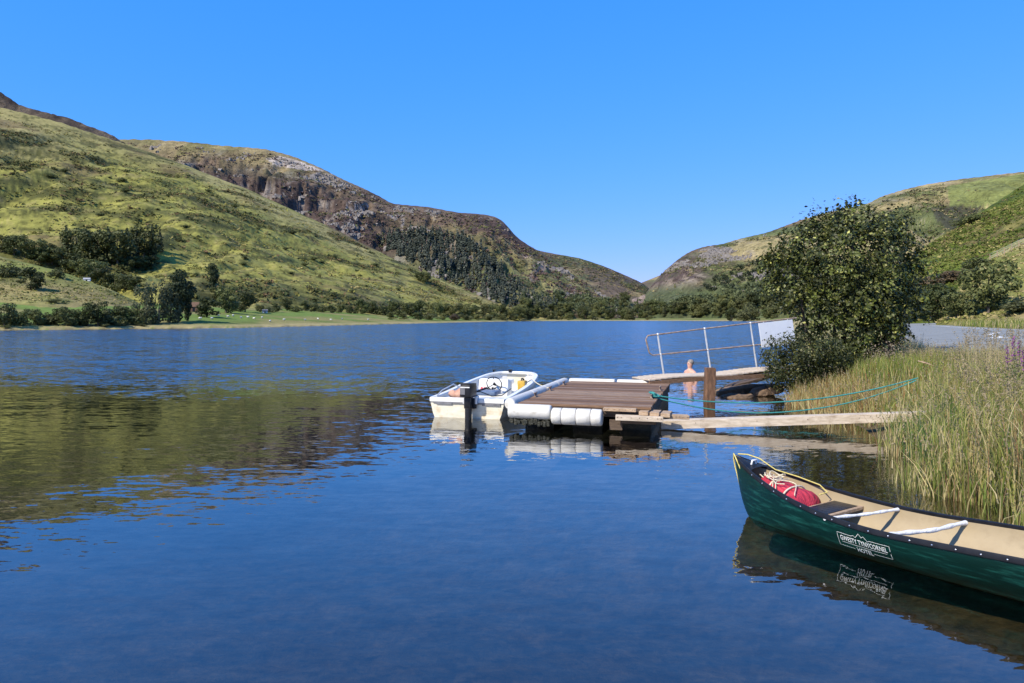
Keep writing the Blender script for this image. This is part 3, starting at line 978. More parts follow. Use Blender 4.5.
tufts('heather', 'heather, bracken and grass tufts on the hill right of the valley', 'crag_hill', 5200, (640, 1030), (1.2, 3.2), [(.09, .072, .052), (.075, .092, .03), (.25, .205, .10), (.16, .155, .06)], [3, 4, 2, 2], lambda x, y, z: (.06 + .94 * sstep(.50, .6, fbm((x * .8 - z) * .012 + 3, (z + x * .5) * .03, 5))) * np.where(inpoly(*proj(x, y, z), [(945, 184), (1070, 165), (1070, 218), (985, 208), (948, 208)]), .03, 1), seed=106)
stones('scree', 'grey outcrops on the hill right of the valley', 'crag_hill', 1400, (645, 800), (1.5, 4.0), lambda x, y, z: sstep(.56, .66, fbm(x * .02 + 9, z * .05, 5, .6)) * sstep(30, 70, z), seed=107)
tufts('bracken', 'deep green bracken covering the steep slope beyond the road', 'bracken_hill', 7500, (830, 1060), (.3, .85), [(.075, .105, .018), (.115, .135, .028), (.045, .065, .014), (.24, .21, .075), (.11, .08, .04)], [4, 4, 1.4, 2, 1], lambda x, y, z: .25 + .75 * sstep(.42, .58, fbm(x * .05, y * .05 + z * .05, 5)), per=8, seed=108)
tufts('dry_grass', 'dry grass tussocks on the knoll beyond the road', 'grass_knoll', 1600, (925, 1060), (.15, .45), [(.30, .25, .11), (.20, .20, .06), (.13, .15, .035)], [3, 3, 2], lambda x, y, z: .3 + 0 * x, seed=109)
tufts('dry_grass', 'grass tussocks on the pale pasture knoll', 'pasture_knoll', 900, (-30, 172), (.25, .6), [(.26, .22, .09), (.16, .17, .045), (.09, .10, .03)], [3, 3, 2], lambda x, y, z: .3 + 0 * x, seed=110)

# ------------------------------------------------------------------ trees of the left shore
PX_UP = [(3, 252, 17, 'round'), (14, 256, 20, 'round_b'), (25, 258, 22, 'round'), (38, 260, 20, 'round'), (52, 262, 17, 'round_b'), (66, 256, 30, 'spruce'), (76, 259, 30, 'round'),
         (88, 262, 32, 'round_b'), (98, 264, 34, 'round'), (108, 264, 36, 'pine'), (117, 266, 36, 'round'), (127, 264, 36, 'pine'), (136, 262, 34, 'spruce'), (144, 260, 33, 'round'), (152, 257, 30, 'pine'), (160, 255, 24, 'spruce')]
for i, (x, b, h, k) in enumerate(PX_UP):
    plant_px(k, x, b, h, None if k in ('spruce',) else h * .95, 150, name='tree', cat='tree', group='trees of the dark plantation on the left hillside',
             label='dark tree crowded into the plantation halfway up the green hillside')
PX_LO = [(40, 262, 14), (52, 267, 17), (62, 270, 18), (73, 274, 20), (84, 279, 20), (95, 283, 22), (105, 287, 20), (115, 291, 18), (126, 291, 16), (136, 292, 15), (128, 271, 12), (140, 270, 13), (152, 268, 12)]
for i, (x, b, h) in enumerate(PX_LO):
    plant_px('round' if i % 3 else 'round_b', x, b, h, h * 1.25, 120, name='tree', cat='tree', group='lower trees behind the pasture knoll',
             label='rounded dark tree between the plantation and the pale knoll')
plant_px('shrub', 8, 277, 16, 22, 60, label='dark wide bush at the left edge on the pale pasture knoll', cat='bush', name='bush')
plant_px('round_b', 31, 290, 22, 24, 60, label='broad lone tree casting a long shadow on the pasture knoll', cat='tree')
plant_px('shrub', 57, 278, 12, 11, 60, label='small round bush near the crest of the pasture knoll', cat='bush', name='bush')
plant_px('pale_shrub', 53, 303, 5, 9, 60, label='low pale bush in the middle of the pasture knoll', cat='bush', name='bush')
SH = [(4, 327, 24, 20), (16, 325, 17, 16), (27, 324, 15, 14), (37, 325, 16, 14), (47, 325, 15, 14), (57, 325, 16, 15), (67, 326, 19, 16), (78, 325, 19, 17), (88, 326, 23, 18), (98, 326, 24, 19), (108, 325, 20, 18), (118, 325, 19, 17), (128, 325, 18, 17), (137, 324, 18, 16)]
for i, (x, b, h, w_) in enumerate(SH):
    plant_px(('round', 'shrub', 'round_b')[i % 3], x, b, h, w_ * 1.15, 60, name='tree', cat='tree', group='bushy trees along the near left shore',
             label='bushy tree in the dense row just above the left waterline')
plant_px('loose', 146, 324, 38, 26, 60, label='pale grey green willow left of the tall dark shore tree', cat='tree')
plant_px('loose', 159, 324, 42, 26, 60, label='taller pale willow leaning against the tall dark shore tree', cat='tree')
plant_px('tall', 178, 322, 50, 34, 60, label='tallest dark tree of the left shore with a pointed top', cat='tree')
plant_px('tall', 187, 321, 38, 26, 60, label='dark tree on the right side of the tallest shore tree', cat='tree')
plant_px('loose', 170, 323, 36, 22, 60, label='pale tree in front of the foot of the tallest shore tree', cat='tree')
plant_px('round_b', 207, 317, 20, 26, 60, label='dusty green rounded tree right of the brown barn', cat='tree')
plant_px('round', 226, 313, 26, 24, 60, label='rounded dark tree in the pair at the foot of the slope', cat='tree')
plant_px('round', 245, 312, 22, 24, 60, label='wider rounded dark tree at the head of the sheep meadow', cat='tree')
plant_px('tall', 213, 290, 26, 20, 60, label='lone tall dark tree on the lower hillside above the barn', cat='tree')
plant_px('round', 219, 300, 14, 18, 60, label='small dark tree at the feet of the lone hillside tree', cat='tree')
for x, b, h, w_ in [(6, 330, 3, 6), (103, 328, 4, 8), (122, 328, 4, 8), (142, 328, 3, 6)]:
    plant_px('pale_shrub' if x > 100 else 'shrub', x, b - 1.5, h, w_, 60, label='low pale bush at the waterline of the left shore', cat='bush', group='low bushes at the left waterline', name='bush')
HEDGE = [(260, 312, 7, 9), (268, 312, 6, 9), (276, 312, 7, 9), (287, 311, 13, 13), (296, 312, 8, 8), (305, 311, 10, 10), (314, 312, 8, 9), (322, 312, 9, 10), (331, 313, 8, 10), (341, 313, 9, 10), (350, 313, 9, 10), (361, 314, 15, 14),
         (371, 314, 13, 13), (381, 315, 12, 13), (391, 316, 15, 15), (400, 317, 16, 16)]
for i, (x, b, h, w_) in enumerate(HEDGE):
    plant_px(('round', 'shrub', 'round_b')[i % 3], x, b, h, w_, 60, name='tree', cat='tree', group='hedgerow trees at the head of the sheep meadow',
             label='small dark tree in the hedgerow behind the sheep meadow')
BELT = [(410, 317, 14, 15), (419, 317, 17, 16), (428, 317, 16, 15), (437, 317, 15, 15), (447, 317, 13, 14), (455, 318, 15, 15), (464, 318, 14, 14), (474, 318, 13, 13), (484, 318, 14, 14), (494, 318, 13, 13), (503, 318, 14, 13), (512, 318, 12, 12), (521, 319, 12, 12), (530, 319, 11, 11)]
for i, (x, b, h, w_) in enumerate(BELT):
    plant_px(('round', 'round_b', 'olive')[i % 3], x, b, h, w_, 100, name='tree', cat='tree', group='belt of trees along the middle of the far left shore',
             label='leafy tree in the belt at the end of the green hillside')
FRONT = [(392, 319.5, 8, 11, 'olive'), (404, 319.5, 7, 11, 'olive'), (418, 320, 8, 12, 'round_b'), (430, 320, 7, 11, 'pale_shrub'), (442, 320, 7, 11, 'olive'), (455, 320.3, 8, 10, 'red_shrub'), (466, 320.3, 7, 10, 'pale_shrub'), (478, 320.3, 6, 10, 'olive'), (490, 320.4, 7, 10, 'pale_shrub'), (502, 320.5, 7, 10, 'olive'), (514, 320.6, 6, 10, 'round')]
for x, b, h, w_, k in FRONT:
    red = k == 'red_shrub'
    plant_px(k, x, b, h, w_, 100, name='bush', cat='bush', group=None if red else 'pale bushes in front of the far left tree belt',
             label='reddish brown bush in front of the far left tree belt' if red else 'pale olive bush in front of the far left tree belt')
plant_px('round', 425, 283, 11, 15, 150, label='dark clump of trees high on the end of the green hillside', cat='tree')
plant_px('round', 419, 281, 8, 10, 150, label='smaller dark tree beside the clump high on the hillside end', cat='tree')
rr = random.Random(5)
k = 0
while k < 46:
    x = rr.uniform(30, 470); b = rr.uniform(150, 300)
    sky_y = np.interp(x, [0, 60, 130, 185, 250, 330, 400, 450, 500], [106, 122, 145, 165, 190, 227, 262, 284, 304])
    if b < sky_y + 12 or (x < 175 and 225 < b) or b > 302:
        continue
    h = rr.uniform(2.2, 5.5)
    plant_px('shrub', x, b, h, h * 1.3, 150, name='bush', cat='bush', group='scattered gorse bushes on the green hillside', label='small dark gorse bush dotted on the open green hillside')
    k += 1

# ------------------------------------------------------------------ trees at the head of the lake
rr = random.Random(9)
def scatter_px(n, xr, yr, hr, kinds, dmin, label, group, cat='tree', wf=1.0, poly=None):
    i = 0; tries = 0
    rows = []
    while i < n and tries < n * 30:
        tries += 1
        x = rr.uniform(*xr); y = rr.uniform(*yr)
        if poly and not inpoly(np.array([x]), np.array([y]), poly)[0]:
            continue
        rows.append((y, x)); i += 1
    for y, x in rows:
        h = rr.uniform(*hr)
        plant_px(rr.choice(kinds), x, y, h, h * wf * rr.uniform(.85, 1.2), dmin, name='tree', cat=cat, group=group, label=label)
scatter_px(70, (520, 700), (313, 320.2), (7, 13), ['round', 'round_b', 'olive', 'olive', 'loose'], 300, 'broad tree in the low wood along the far end of the lake', 'trees of the low wood at the far end of the lake')
scatter_px(26, (520, 660), (303, 312), (7, 11), ['round', 'round_b', 'pine', 'olive'], 300, 'dark tree on the rising ground behind the far shore wood', 'trees on the rising ground behind the far shore')
scatter_px(52, (690, 800), (303, 321), (9, 15), ['olive', 'olive', 'round_b', 'pale_shrub'], 300, 'olive green tree in the rounded wood at the far right of the lake', 'trees of the olive wood right of the lake', poly=[(684, 321), (700, 311), (730, 304), (800, 300), (800, 320), (760, 321)])

def wood(name, label, poly, n, hr, pr, c1, c2, dmin, kind='conifer', seed=1, nl=60):
    """a far-off wood that reads as one mass"""
    rng = np.random.default_rng(seed)
    Vs, Fs, Cs, k = [], [], [], 0
    xs = [p[0] for p in poly]; ys = [p[1] for p in poly]
    got = 0
    for _ in range(n * 6):
        if got >= n: break
        x = rng.uniform(min(xs), max(xs)); y = rng.uniform(min(ys), max(ys))
        if not inpoly(np.array([x]), np.array([y]), poly)[0]: continue
        p = hit(x, y, dmin)
        if p is None: continue
        H = rng.uniform(*hr) * p[1] / FPX
        if kind == 'conifer':
            P, N, r2 = conifer_data(int(rng.integers(1e6)), nl, .22)
            sz = .20
        else:
            r2 = np.random.default_rng(int(rng.integers(1e6)))
            lob = [((r2.uniform(-.25, .25), r2.uniform(-.25, .25), r2.uniform(.35, .7)), (.3, .3, .25)) for _ in range(5)]
            P, N = lobes_cloud(lob, nl, r2)
            sz = .24
        V, F = leaf_quads(P, N, sz, .7, r2, .35)
        V = V * H + p - np.array([0, 0, .04 * H])
        t = rng.random()
        cc = np.array(c1) * (1 - t) + np.array(c2) * t
        Cs.append(np.repeat(cc * r2.uniform(.75, 1.25, (len(P), 1)), 4, axis=0))
        Vs.append(V); Fs.append(F + k); k += len(V); got += 1
    o = mesh_np(name, np.concatenate(Vs), np.concatenate(Fs), M_NEEDLE if kind == 'conifer' else M_TREE, None, np.concatenate(Cs))
    tag(o, label, 'wood', kind='stuff')
wood('conifer_forest', 'dark bluish conifer forest on the flank of the crag mountain', [(378, 246), (392, 237), (425, 233), (462, 240), (490, 256), (505, 278), (530, 296), (560, 306), (540, 316), (512, 312), (470, 291), (425, 272), (395, 258)], 620, (7, 12), 0, (.048, .064, .050), (.105, .118, .090), 680, seed=2)
wood('valley_wood', 'mixed dark wood on the valley floor beneath the far hill', [(520, 300), (560, 296), (610, 303), (650, 306), (700, 300), (745, 290), (800, 276), (800, 302), (735, 306), (690, 314), (560, 315)], 560, (5, 9), 0, (.055, .072, .034), (.125, .142, .06), 560, kind='broad', seed=3, nl=46)
wood('slope_scrub', 'dark scrub dotted over the lower slopes right of the valley', [(690, 296), (720, 276), (760, 262), (800, 250), (800, 280), (740, 290)], 130, (4, 7), 0, (.03, .045, .022), (.06, .075, .03), 560, kind='broad', seed=4, nl=36)

# ------------------------------------------------------------------ bushes beyond the road on the right
plant_px('round', 988, 314, 52, 46, 40, label='big round dark bush on the grassy slope beyond the road', cat='bush', name='bush')
for x, b, h, w_, k_, lab in [(912, 322, 36, 40, 'round', 'dark hedge tree just right of the alder beyond the road'), (938, 322, 38, 44, 'round_b', 'wide dark hedge bush between the alder and the round bush'),
                            (958, 318, 26, 30, 'round', 'low dark bush left of the big round bush beyond the road'), (890, 322, 44, 40, 'round', 'dark hedge tree half hidden behind the alder'),
                            (935, 290, 18, 26, 'red_shrub', 'brownish bush above the hedge on the bracken slope'), (955, 282, 16, 24, 'red_shrub', 'second brownish bush left of the fence on the slope'),
                            (918, 292, 18, 28, 'pale_shrub', 'pale bush above the hedge near the alder crown'), (978, 268, 13, 20, 'shrub', 'dark low bush below the fence on the slope'),
                            (975, 222, 10, 16, 'shrub', 'small dark tree high on the bracken slope'), (962, 226, 8, 14, 'shrub', 'low dark shrub high on the bracken slope'),
                            (1014, 312, 14, 30, 'pale_shrub', 'bright green low bush at the right edge behind the road')]:
    plant_px(k_, x, b, h, w_, 40, label=lab, cat='bush', name='bush')

# ================================================================== things on and by the water
M_WHITE = mat_noisy('white gelcoat', (.62, .62, .60), (.72, .72, .70), 5, .35, .05, dark=(.42, .38, .30), dark_scale=7, dark_amt=.5)
M_CREAM = mat_noisy('stained gelcoat', (.55, .50, .38), (.68, .64, .52), 4, .4, .05, stretch=(1, 1, 3), dark=(.45, .30, .12), dark_scale=5, dark_amt=.7)
M_BLACK = mat_noisy('black plastic', (.007, .007, .008), (.014, .014, .016), 12, .38, .05, spec=.3)
M_GREYP = mat_noisy('grey moulding', (.10, .10, .11), (.17, .17, .18), 10, .45, .05)
M_RUBBER = mat_noisy('dark rubber', (.015, .014, .013), (.03, .028, .026), 12, .7, .1)
M_FENDER = mat_noisy('white fender tube', (.50, .485, .44), (.62, .605, .56), 5, .55, .15, dark=(.22, .19, .12), dark_scale=5, dark_amt=.75)
M_WEED = mat_noisy('dark wet weed', (.010, .012, .007), (.03, .028, .015), 14, .5, .6, dist=.03)
M_DECK = mat_noisy('weathered deck boards', (.14, .075, .040), (.25, .15, .085), 7, .85, .5, stretch=(.5, 8, 8), dark=(.08, .05, .03), dark_scale=2.5, dark_amt=.5)
M_DECKB = mat_noisy('grey deck board', (.17, .11, .075), (.30, .21, .145), 7, .85, .5, stretch=(.5, 8, 8), dark=(.09, .06, .04), dark_scale=3, dark_amt=.6)
M_DECKC = mat_noisy('dark deck board', (.085, .045, .025), (.17, .10, .06), 7, .85, .5, stretch=(.5, 8, 8))
M_DECKD = mat_noisy('dark stained timber', (.06, .04, .028), (.12, .085, .06), 7, .85, .5, stretch=(.7, 6, 6))
M_PALE = mat_noisy('pale sawn timber', (.42, .34, .25), (.60, .51, .40), 5, .8, .35, stretch=(.5, 5, 5), dark=(.22, .15, .09), dark_scale=4, dark_amt=.6)
M_TAN = mat_noisy('tan sawn timber', (.30, .20, .12), (.45, .33, .22), 6, .85, .4, stretch=(.6, 6, 6), dark=(.10, .07, .05), dark_scale=5, dark_amt=.6)
M_GALV = mat_noisy('galvanised steel', (.50, .51, .52), (.66, .67, .68), 14, .45, .1, metal=.35, dark=(.25, .22, .2), dark_scale=9, dark_amt=.4)
M_RUST = mat_noisy('rusted rail', (.20, .13, .09), (.38, .30, .24), 16, .8, .3, dark=(.12, .06, .03), dark_scale=11, dark_amt=.6)
M_POST = mat_noisy('wet oak post', (.085, .045, .025), (.20, .105, .055), 9, .75, .6, stretch=(2, 2, .5), dark=(.03, .025, .02), dark_scale=6, dark_amt=.5)
M_SIGN = mat_noisy('white sign board', (.78, .78, .77), (.84, .84, .83), 6, .5, .03, dark=(.45, .45, .44), dark_scale=3, dark_amt=.3)
M_ROPE_T = mat_noisy('turquoise rope', (.02, .17, .16), (.05, .29, .27), 60, .7, .5, bump_scale=120)
M_ROPE_Y = mat_noisy('yellow rope', (.52, .42, .10), (.66, .56, .2), 60, .7, .5, bump_scale=160)
M_ROPE_C = mat_noisy('cream cord', (.60, .52, .36), (.72, .66, .5), 60, .7, .5, bump_scale=160)
M_STEEL = mat_noisy('bright steel', (.6, .6, .62), (.75, .75, .77), 20, .3, .05, metal=.9)

# ------------------------------------------------------------------ green canoe
M_CGREEN = mat_noisy('scuffed green hull', (.0006, .016, .012), (.001, .026, .020), 3.0, .28, .08, stretch=(.5, 2, 2), dark=(.014, .115, .09), dark_scale=3.0, dark_amt=.8, dstretch=(.9, 3, 9), spec=.5, bump_scale=25)
M_CTAN = mat_noisy('tan canoe lining', (.30, .23, .135), (.37, .295, .18), 4, .5, .04, dark=(.18, .125, .065), dark_scale=4, dark_amt=.65)
M_LOGO = mat_noisy('white decal', (.62, .66, .64), (.75, .78, .76), 30, .5, .0, dark=(.2, .3, .27), dark_scale=40, dark_amt=.5)
M_RED = mat_noisy('red fabric', (.36, .016, .032), (.55, .04, .065), 6, .6, .9, stretch=(1, 2.5, 1), bump_scale=10, dist=.05, dark=(.16, .01, .02), dark_scale=9, dark_amt=.5)
M_WRAP = mat_noisy('white tape', (.60, .60, .60), (.74, .74, .74), 14, .6, .5, stretch=(6, 1, 1), bump_scale=18)

CL = 4.9
CB = .418
BOW = np.array([2.022, 6.452])
CDIR = np.array([math.cos(-.9685), math.sin(-.9685)]); CDIR = CDIR / np.linalg.norm(CDIR)
CROT = math.atan2(CDIR[1], CDIR[0])
def c_beam(s):
    u = min(s, CL - s) / (CL / 2)
    return max(.004, CB * (1 - (1 - u) ** 3.3))
def c_sheer(s):
    return .167 + .0597 * min(s, 2.7) + .34 * max(0, 1 - s / 1.7) ** 2.0 + .24 * max(0, 1 - (CL - s) / 1.7) ** 2.0
def c_keel(s):
    u = min(s, CL - s)
    k0 = -.09 + .012 * s
    return k0 + (c_sheer(s) - k0) * max(0, 1 - u / .50) ** 5.0
def c_sect(s, q, inset=0.0):
    """point on the hull: q 0 at the keel, 1 at the gunwale; lateral and height"""
    n = 1.95
    b = max(.002, c_beam(s) - inset); k = c_keel(s) + inset * 1.2; zs = c_sheer(s)
    if k > zs - .004: k = zs - .004
    a = q * math.pi / 2
    return b * math.sin(a) ** (2 / n), k + (zs - k) * (1 - math.cos(a) ** (2 / n))
def c_stations(n):
    t = np.linspace(0, 1, n)
    w = .5 - .5 * np.cos(t * math.pi)
    return CL * (w * .75 + t * .25)
canoe = thing('canoe', (BOW[0], BOW[1], 0), 'dark green open canoe with a tan lining moored in front of the reeds', 'canoe', CROT)
def canoe_shell(inset, flip, name, mat, s0=0.0, s1=CL):
    S = c_stations(70); S = S[(S >= s0) & (S <= s1)]
    Q = np.linspace(-1, 1, 33)
    V = []
    for s in S:
        for q in Q:
            y, z = c_sect(s, abs(q), inset)
            V.append((s, math.copysign(y, q), z))
    F = grid_faces(len(S), len(Q))
    if flip: F = F[:, ::-1]
    return mesh_np(name, V, F, mat, canoe, smooth=True)
canoe_shell(0.0, True, 'hull', M_CGREEN)
canoe_shell(.014, False, 'lining', M_CTAN, .06, CL - .06)
gw = MB()
SS = np.linspace(.0, CL, 90)
def rail(side):
    k0 = len(gw.v)
    prof = [(-.016, -.012), (-.016, .008), (-.007, .014), (.005, .014), (.010, .008), (.010, -.022), (.004, -.026)]
    n = len(prof)
    for s in SS:
        b, z = c_beam(s), c_sheer(s)
        for (dy, dz) in prof:
            gw.v.append((s, side * max(.0, b + dy), z + dz))
    for i in range(len(SS) - 1):
        for j in range(n):
            a, b_ = k0 + i * n + j, k0 + i * n + (j + 1) % n
            f_ = (a, b_, b_ + n, a + n)
            gw.f.append(f_ if side < 0 else f_[::-1]); gw.m.append(0)
rail(1); rail(-1)
for side in (1, -1):
    for s in np.arange(.30, CL, .145):
        gw.ball((s, side * (c_beam(s) + .010), c_sheer(s) - .008), .0065, 6, 4, 1)
gw.build('gunwale', [M_BLACK, M_STEEL], canoe, smooth=45)
for (sa, sb) in ((0.0, .26), (CL - .26, CL)):
    dk = MB()
    S = np.linspace(sa, sb, 10); k0 = len(dk.v)
    for s in S:
        b, z = c_beam(s), c_sheer(s)
        for q in np.linspace(-1, 1, 7):
            dk.v.append((s, q * b, z + .006 + .022 * (1 - q * q) * min(1, b / .1)))
    for f_ in grid_faces(10, 7): dk.f.append(tuple(f_)); dk.m.append(0)
    dk.build('deck_cap', M_BLACK, canoe, smooth=60)
hl = MB()
hl.tube([(.20, -.03, c_sheer(.2) + .02), (.21, -.03, c_sheer(.2) + .06), (.21, .03, c_sheer(.2) + .06), (.20, .03, c_sheer(.2) + .02)], .009, 8)
hl.build('carry_handle', M_WRAP, canoe, smooth=60)
def thwart(s, bend, r):
    m = MB()
    b, z = c_beam(s) - .01, c_sheer(s) - .022
    pts = []
    for i in range(15):
        t = -1 + 2 * i / 14
        pts.append((s + .09 * t + bend * math.sin(t * 4.0 + 1), t * b, z - bend * .4 * math.cos(t * 3)))
    m.tube(pts, [r * (1 + .22 * math.sin(i * 1.9)) for i in range(15)], 10)
    return m.build('thwart', M_WRAP, canoe, smooth=60)
thwart(1.19, .004, .0125)
thwart(1.67, .011, .016)
thwart(3.4, .0, .018)
st = MB()
b = c_beam(.90) - .02
z = c_sheer(.9) - .085
st.beam((1.00, -b - .02, z), (1.00, b + .02, z), .045, .028, .006, 1)
st.beam((.79, -b + .03, z), (.79, b - .03, z), .045, .028, .006, 1)
for i in range(9):
    y = (-b + .06) + (2 * b - .12) * i / 8
    st.beam((.795, y, z + .016), (.995, y, z + .016), (2 * b - .12) / 8 * .93, .006, 0, 0)
st.build('seat', [M_BLACK, M_TAN], canoe)

def logo_map(sx, zy, out=.005):
    """decal coordinates (along the hull, height share) to hull surface on the near side"""
    s = sx
    fr = min(max(zy, .02), .98)
    n = 1.95
    a = math.acos(max(0.0, 1 - fr) ** (n / 2)) if fr < 1 else math.pi / 2
    y, z = c_sect(s, a / (math.pi / 2))
    y2, z2 = c_sect(s, min(1, a / (math.pi / 2) + .02))
    ty, tz = y2 - y, z2 - z
    L = math.hypot(ty, tz) + 1e-9
    ny, nz = tz / L, -ty / L
    return (s, -(y + ny * out), z + nz * out)
LS0, LS1, LZ0, LZ1 = 1.20, 1.60, .42, .80          # the decal's place on the hull
def decal_pt(u, v):
    return logo_map(LS0 + (LS1 - LS0) * u, LZ0 + (LZ1 - LZ0) * v)
dc = MB()
def decal_line(pts, w):
    P = []
    for a, b_ in zip(pts[:-1], pts[1:]):
        n_ = max(2, int(math.hypot(b_[0] - a[0], (b_[1] - a[1]) * .3) * 24))
        for i in range(n_): P.append((a[0] + (b_[0] - a[0]) * i / n_, a[1] + (b_[1] - a[1]) * i / n_))
    P.append(pts[-1])
    k0 = len(dc.v)
    asp = (LZ1 - LZ0) * .36 / (LS1 - LS0)
    for i, p in enumerate(P):
        a, b_ = P[max(i - 1, 0)], P[min(i + 1, len(P) - 1)]
        dx, dy = b_[0] - a[0], (b_[1] - a[1]) * asp
        L = math.hypot(dx, dy) + 1e-9
        nx, ny = -dy / L * w, dx / L * w / asp
        dc.v.append(decal_pt(p[0] + nx, p[1] + ny)); dc.v.append(decal_pt(p[0] - nx, p[1] - ny))
    for i in range(len(P) - 1):
        dc.f.append((k0 + 2 * i, k0 + 2 * i + 1, k0 + 2 * i + 3, k0 + 2 * i + 2)); dc.m.append(0)
decal_line([(.30, .10), (0, .10), (0, .86), (.28, .86), (.33, .93), (.37, .84), (.44, 1.12), (.49, .93), (.53, 1.03), (.60, .80), (.64, .86), (1, .86), (1, .56)], .004)
decal_line([(1, .42), (1, .10), (.66, .10)], .004)
decal_line([(.07, .345), (.93, .345)], .004)
def decal_text(txt, u0, u1, v0, v1, bold=.0):
    cu = bpy.data.curves.new('lettering', 'FONT')
    cu.body = txt; cu.size = 1.0; cu.offset = bold; cu.resolution_u = 2
    o = bpy.data.objects.new('lettering', cu); C.objects.link(o)
    dg = bpy.context.evaluated_depsgraph_get()
    me = bpy.data.meshes.new_from_object(o.evaluated_get(dg))
    V = np.array([v_.co[:] for v_ in me.vertices])
    lo, hi = V.min(0), V.max(0)
    k0 = len(dc.v)
    for v_ in V:
        dc.v.append(decal_pt(u0 + (u1 - u0) * (v_[0] - lo[0]) / (hi[0] - lo[0]), v0 + (v1 - v0) * (v_[1] - lo[1]) / (hi[1] - lo[1])))
    for p in me.polygons:
        dc.f.append(tuple(k0 + i for i in p.vertices)); dc.m.append(0)
    bpy.data.objects.remove(o); bpy.data.curves.remove(cu); bpy.data.meshes.remove(me)
decal_text('GWESTY TYNYCORNEL', .05, .95, .44, .74, .013)
decal_text('HOTEL', .34, .64, -.05, .24, .014)
dc.build('hotel_lettering', M_LOGO, canoe)

def c_pt(s, y, z):
    p = BOW + CDIR * s + np.array([-CDIR[1], CDIR[0]]) * y
    return (p[0], p[1], z)
# red bag stowed in the bow
bag = MB()
S = np.linspace(0, 1, 18); A = np.linspace(0, 2 * math.pi, 25)[:-1]
for t in S:
    s = .27 + .50 * t
    endr = (1 - abs(2 * t - 1) ** 5) ** .5 if 0 < t < 1 else .02
    w = (c_beam(s) - .05) * endr * (1.0 - .08 * math.sin(t * 12))
    hh = (.125 + .03 * t) * endr
    zc = .165 + .13 * (1 - t) ** 1.5
    for a in A:
        ca, sa = math.cos(a), math.sin(a)
        wr = 1 + .035 * math.sin(5 * a + 9 * t) + .02 * math.sin(17 * t)
        bag.v.append((s, w * math.copysign(abs(ca) ** .8, ca) * wr, zc + hh * math.copysign(abs(sa) ** .75, sa) * wr))
n = len(A)
for i in range(len(S) - 1):
    for j in range(n):
        bag.f.append((i * n + j, i * n + (j + 1) % n, (i + 1) * n + (j + 1) % n, (i + 1) * n + j)); bag.m.append(0)
bag.f.append(tuple(reversed(range(n)))); bag.m.append(0)
bag.f.append(tuple((len(S) - 1) * n + j for j in range(n))); bag.m.append(0)
bt = thing('bag', (BOW[0], BOW[1], 0), 'red fabric bag stowed under cords in the bow of the canoe', 'bag', CROT)
bag.build('bag_body', M_RED, bt, smooth=60)
def bag_top(t, q):
    s = .27 + .50 * t
    endr = (1 - abs(2 * t - 1) ** 5) ** .5
    a = math.pi / 2 + q * 1.45
    w = (c_beam(s) - .05) * endr; hh = (.125 + .03 * t) * endr; zc = .165 + .13 * (1 - t) ** 1.5
    ca, sa = math.cos(a), math.sin(a)
    return (s, w * math.copysign(abs(ca) ** .8, ca) * 1.06, zc + hh * abs(sa) ** .75 * 1.06)
bs = MB()
for t in (.34, .66):
    bs.tube([bag_top(t + .05 * q, q) for q in np.linspace(-1, 1, 14)], .008, 7)
bs.build('strap', M_ROPE_C, bt, smooth=60)
# cords thrown over the bag
rp = MB()
rnd = random.Random(4)
for k in range(5):
    t0, t1 = rnd.uniform(.1, .5), rnd.uniform(.45, .95)
    q0, q1 = rnd.uniform(-.5, .2), rnd.uniform(.1, .9)
    pts = []
    for i in range(12):
        u = i / 11
        p = bag_top(min(.97, max(.03, t0 + (t1 - t0) * u + .05 * math.sin(u * 5 + k))), max(-1, min(1, q0 + (q1 - q0) * u + .2 * math.sin(u * 6 + k * 2))))
        pts.append((p[0], p[1], p[2] + .012 + .015 * abs(math.sin(u * 3 + k))))
    rp.tube(pts, .0042, 6)
for k in range(3):
    cx = .33 + .05 * k
    rp.tube([(cx + .07 * math.cos(a), .02 + .05 * math.sin(a), c_sheer(.35) - .03 + .02 * k + .02 * math.sin(2 * a + k)) for a in np.linspace(0, 6.0, 16)], .0042, 6)
cr = rp.build('cord', M_ROPE_C, None, smooth=60)
cr.location = (BOW[0], BOW[1], 0); cr.rotation_euler = (0, 0, CROT)
tag(cr, 'tangle of cream cord lying over the red bag', 'cord')
# yellow painter rope over the stem
rp = MB()
zt = c_sheer(0)
rp.tube([(.10, -.045, zt - .10), (.07, -.045, zt - .045), (.02, -.028, zt + .012), (-.012, .0, zt + .02), (-.022, .012, zt - .03), (-.012, .02, zt - .10), (.010, .022, zt - .17), (.035, .024, zt - .26), (.05, .026, zt - .31)], .0062, 8)
rp.tube([(.02, .02, zt + .020), (.10, .05, zt + .024), (.20, .085, zt - .0), (.33, .13, c_sheer(.33) + .018), (.52, .19, c_sheer(.5) + .022), (.70, .215, c_sheer(.7) + .024), (.78, .20, c_sheer(.7) - .02), (.74, .14, c_sheer(.7) - .04)], .0055, 8)
pr = rp.build('painter_rope', M_ROPE_Y, None, smooth=60)
pr.location = (BOW[0], BOW[1], 0); pr.rotation_euler = (0, 0, CROT)
tag(pr, 'yellow rope looped over the pointed bow of the canoe', 'rope')

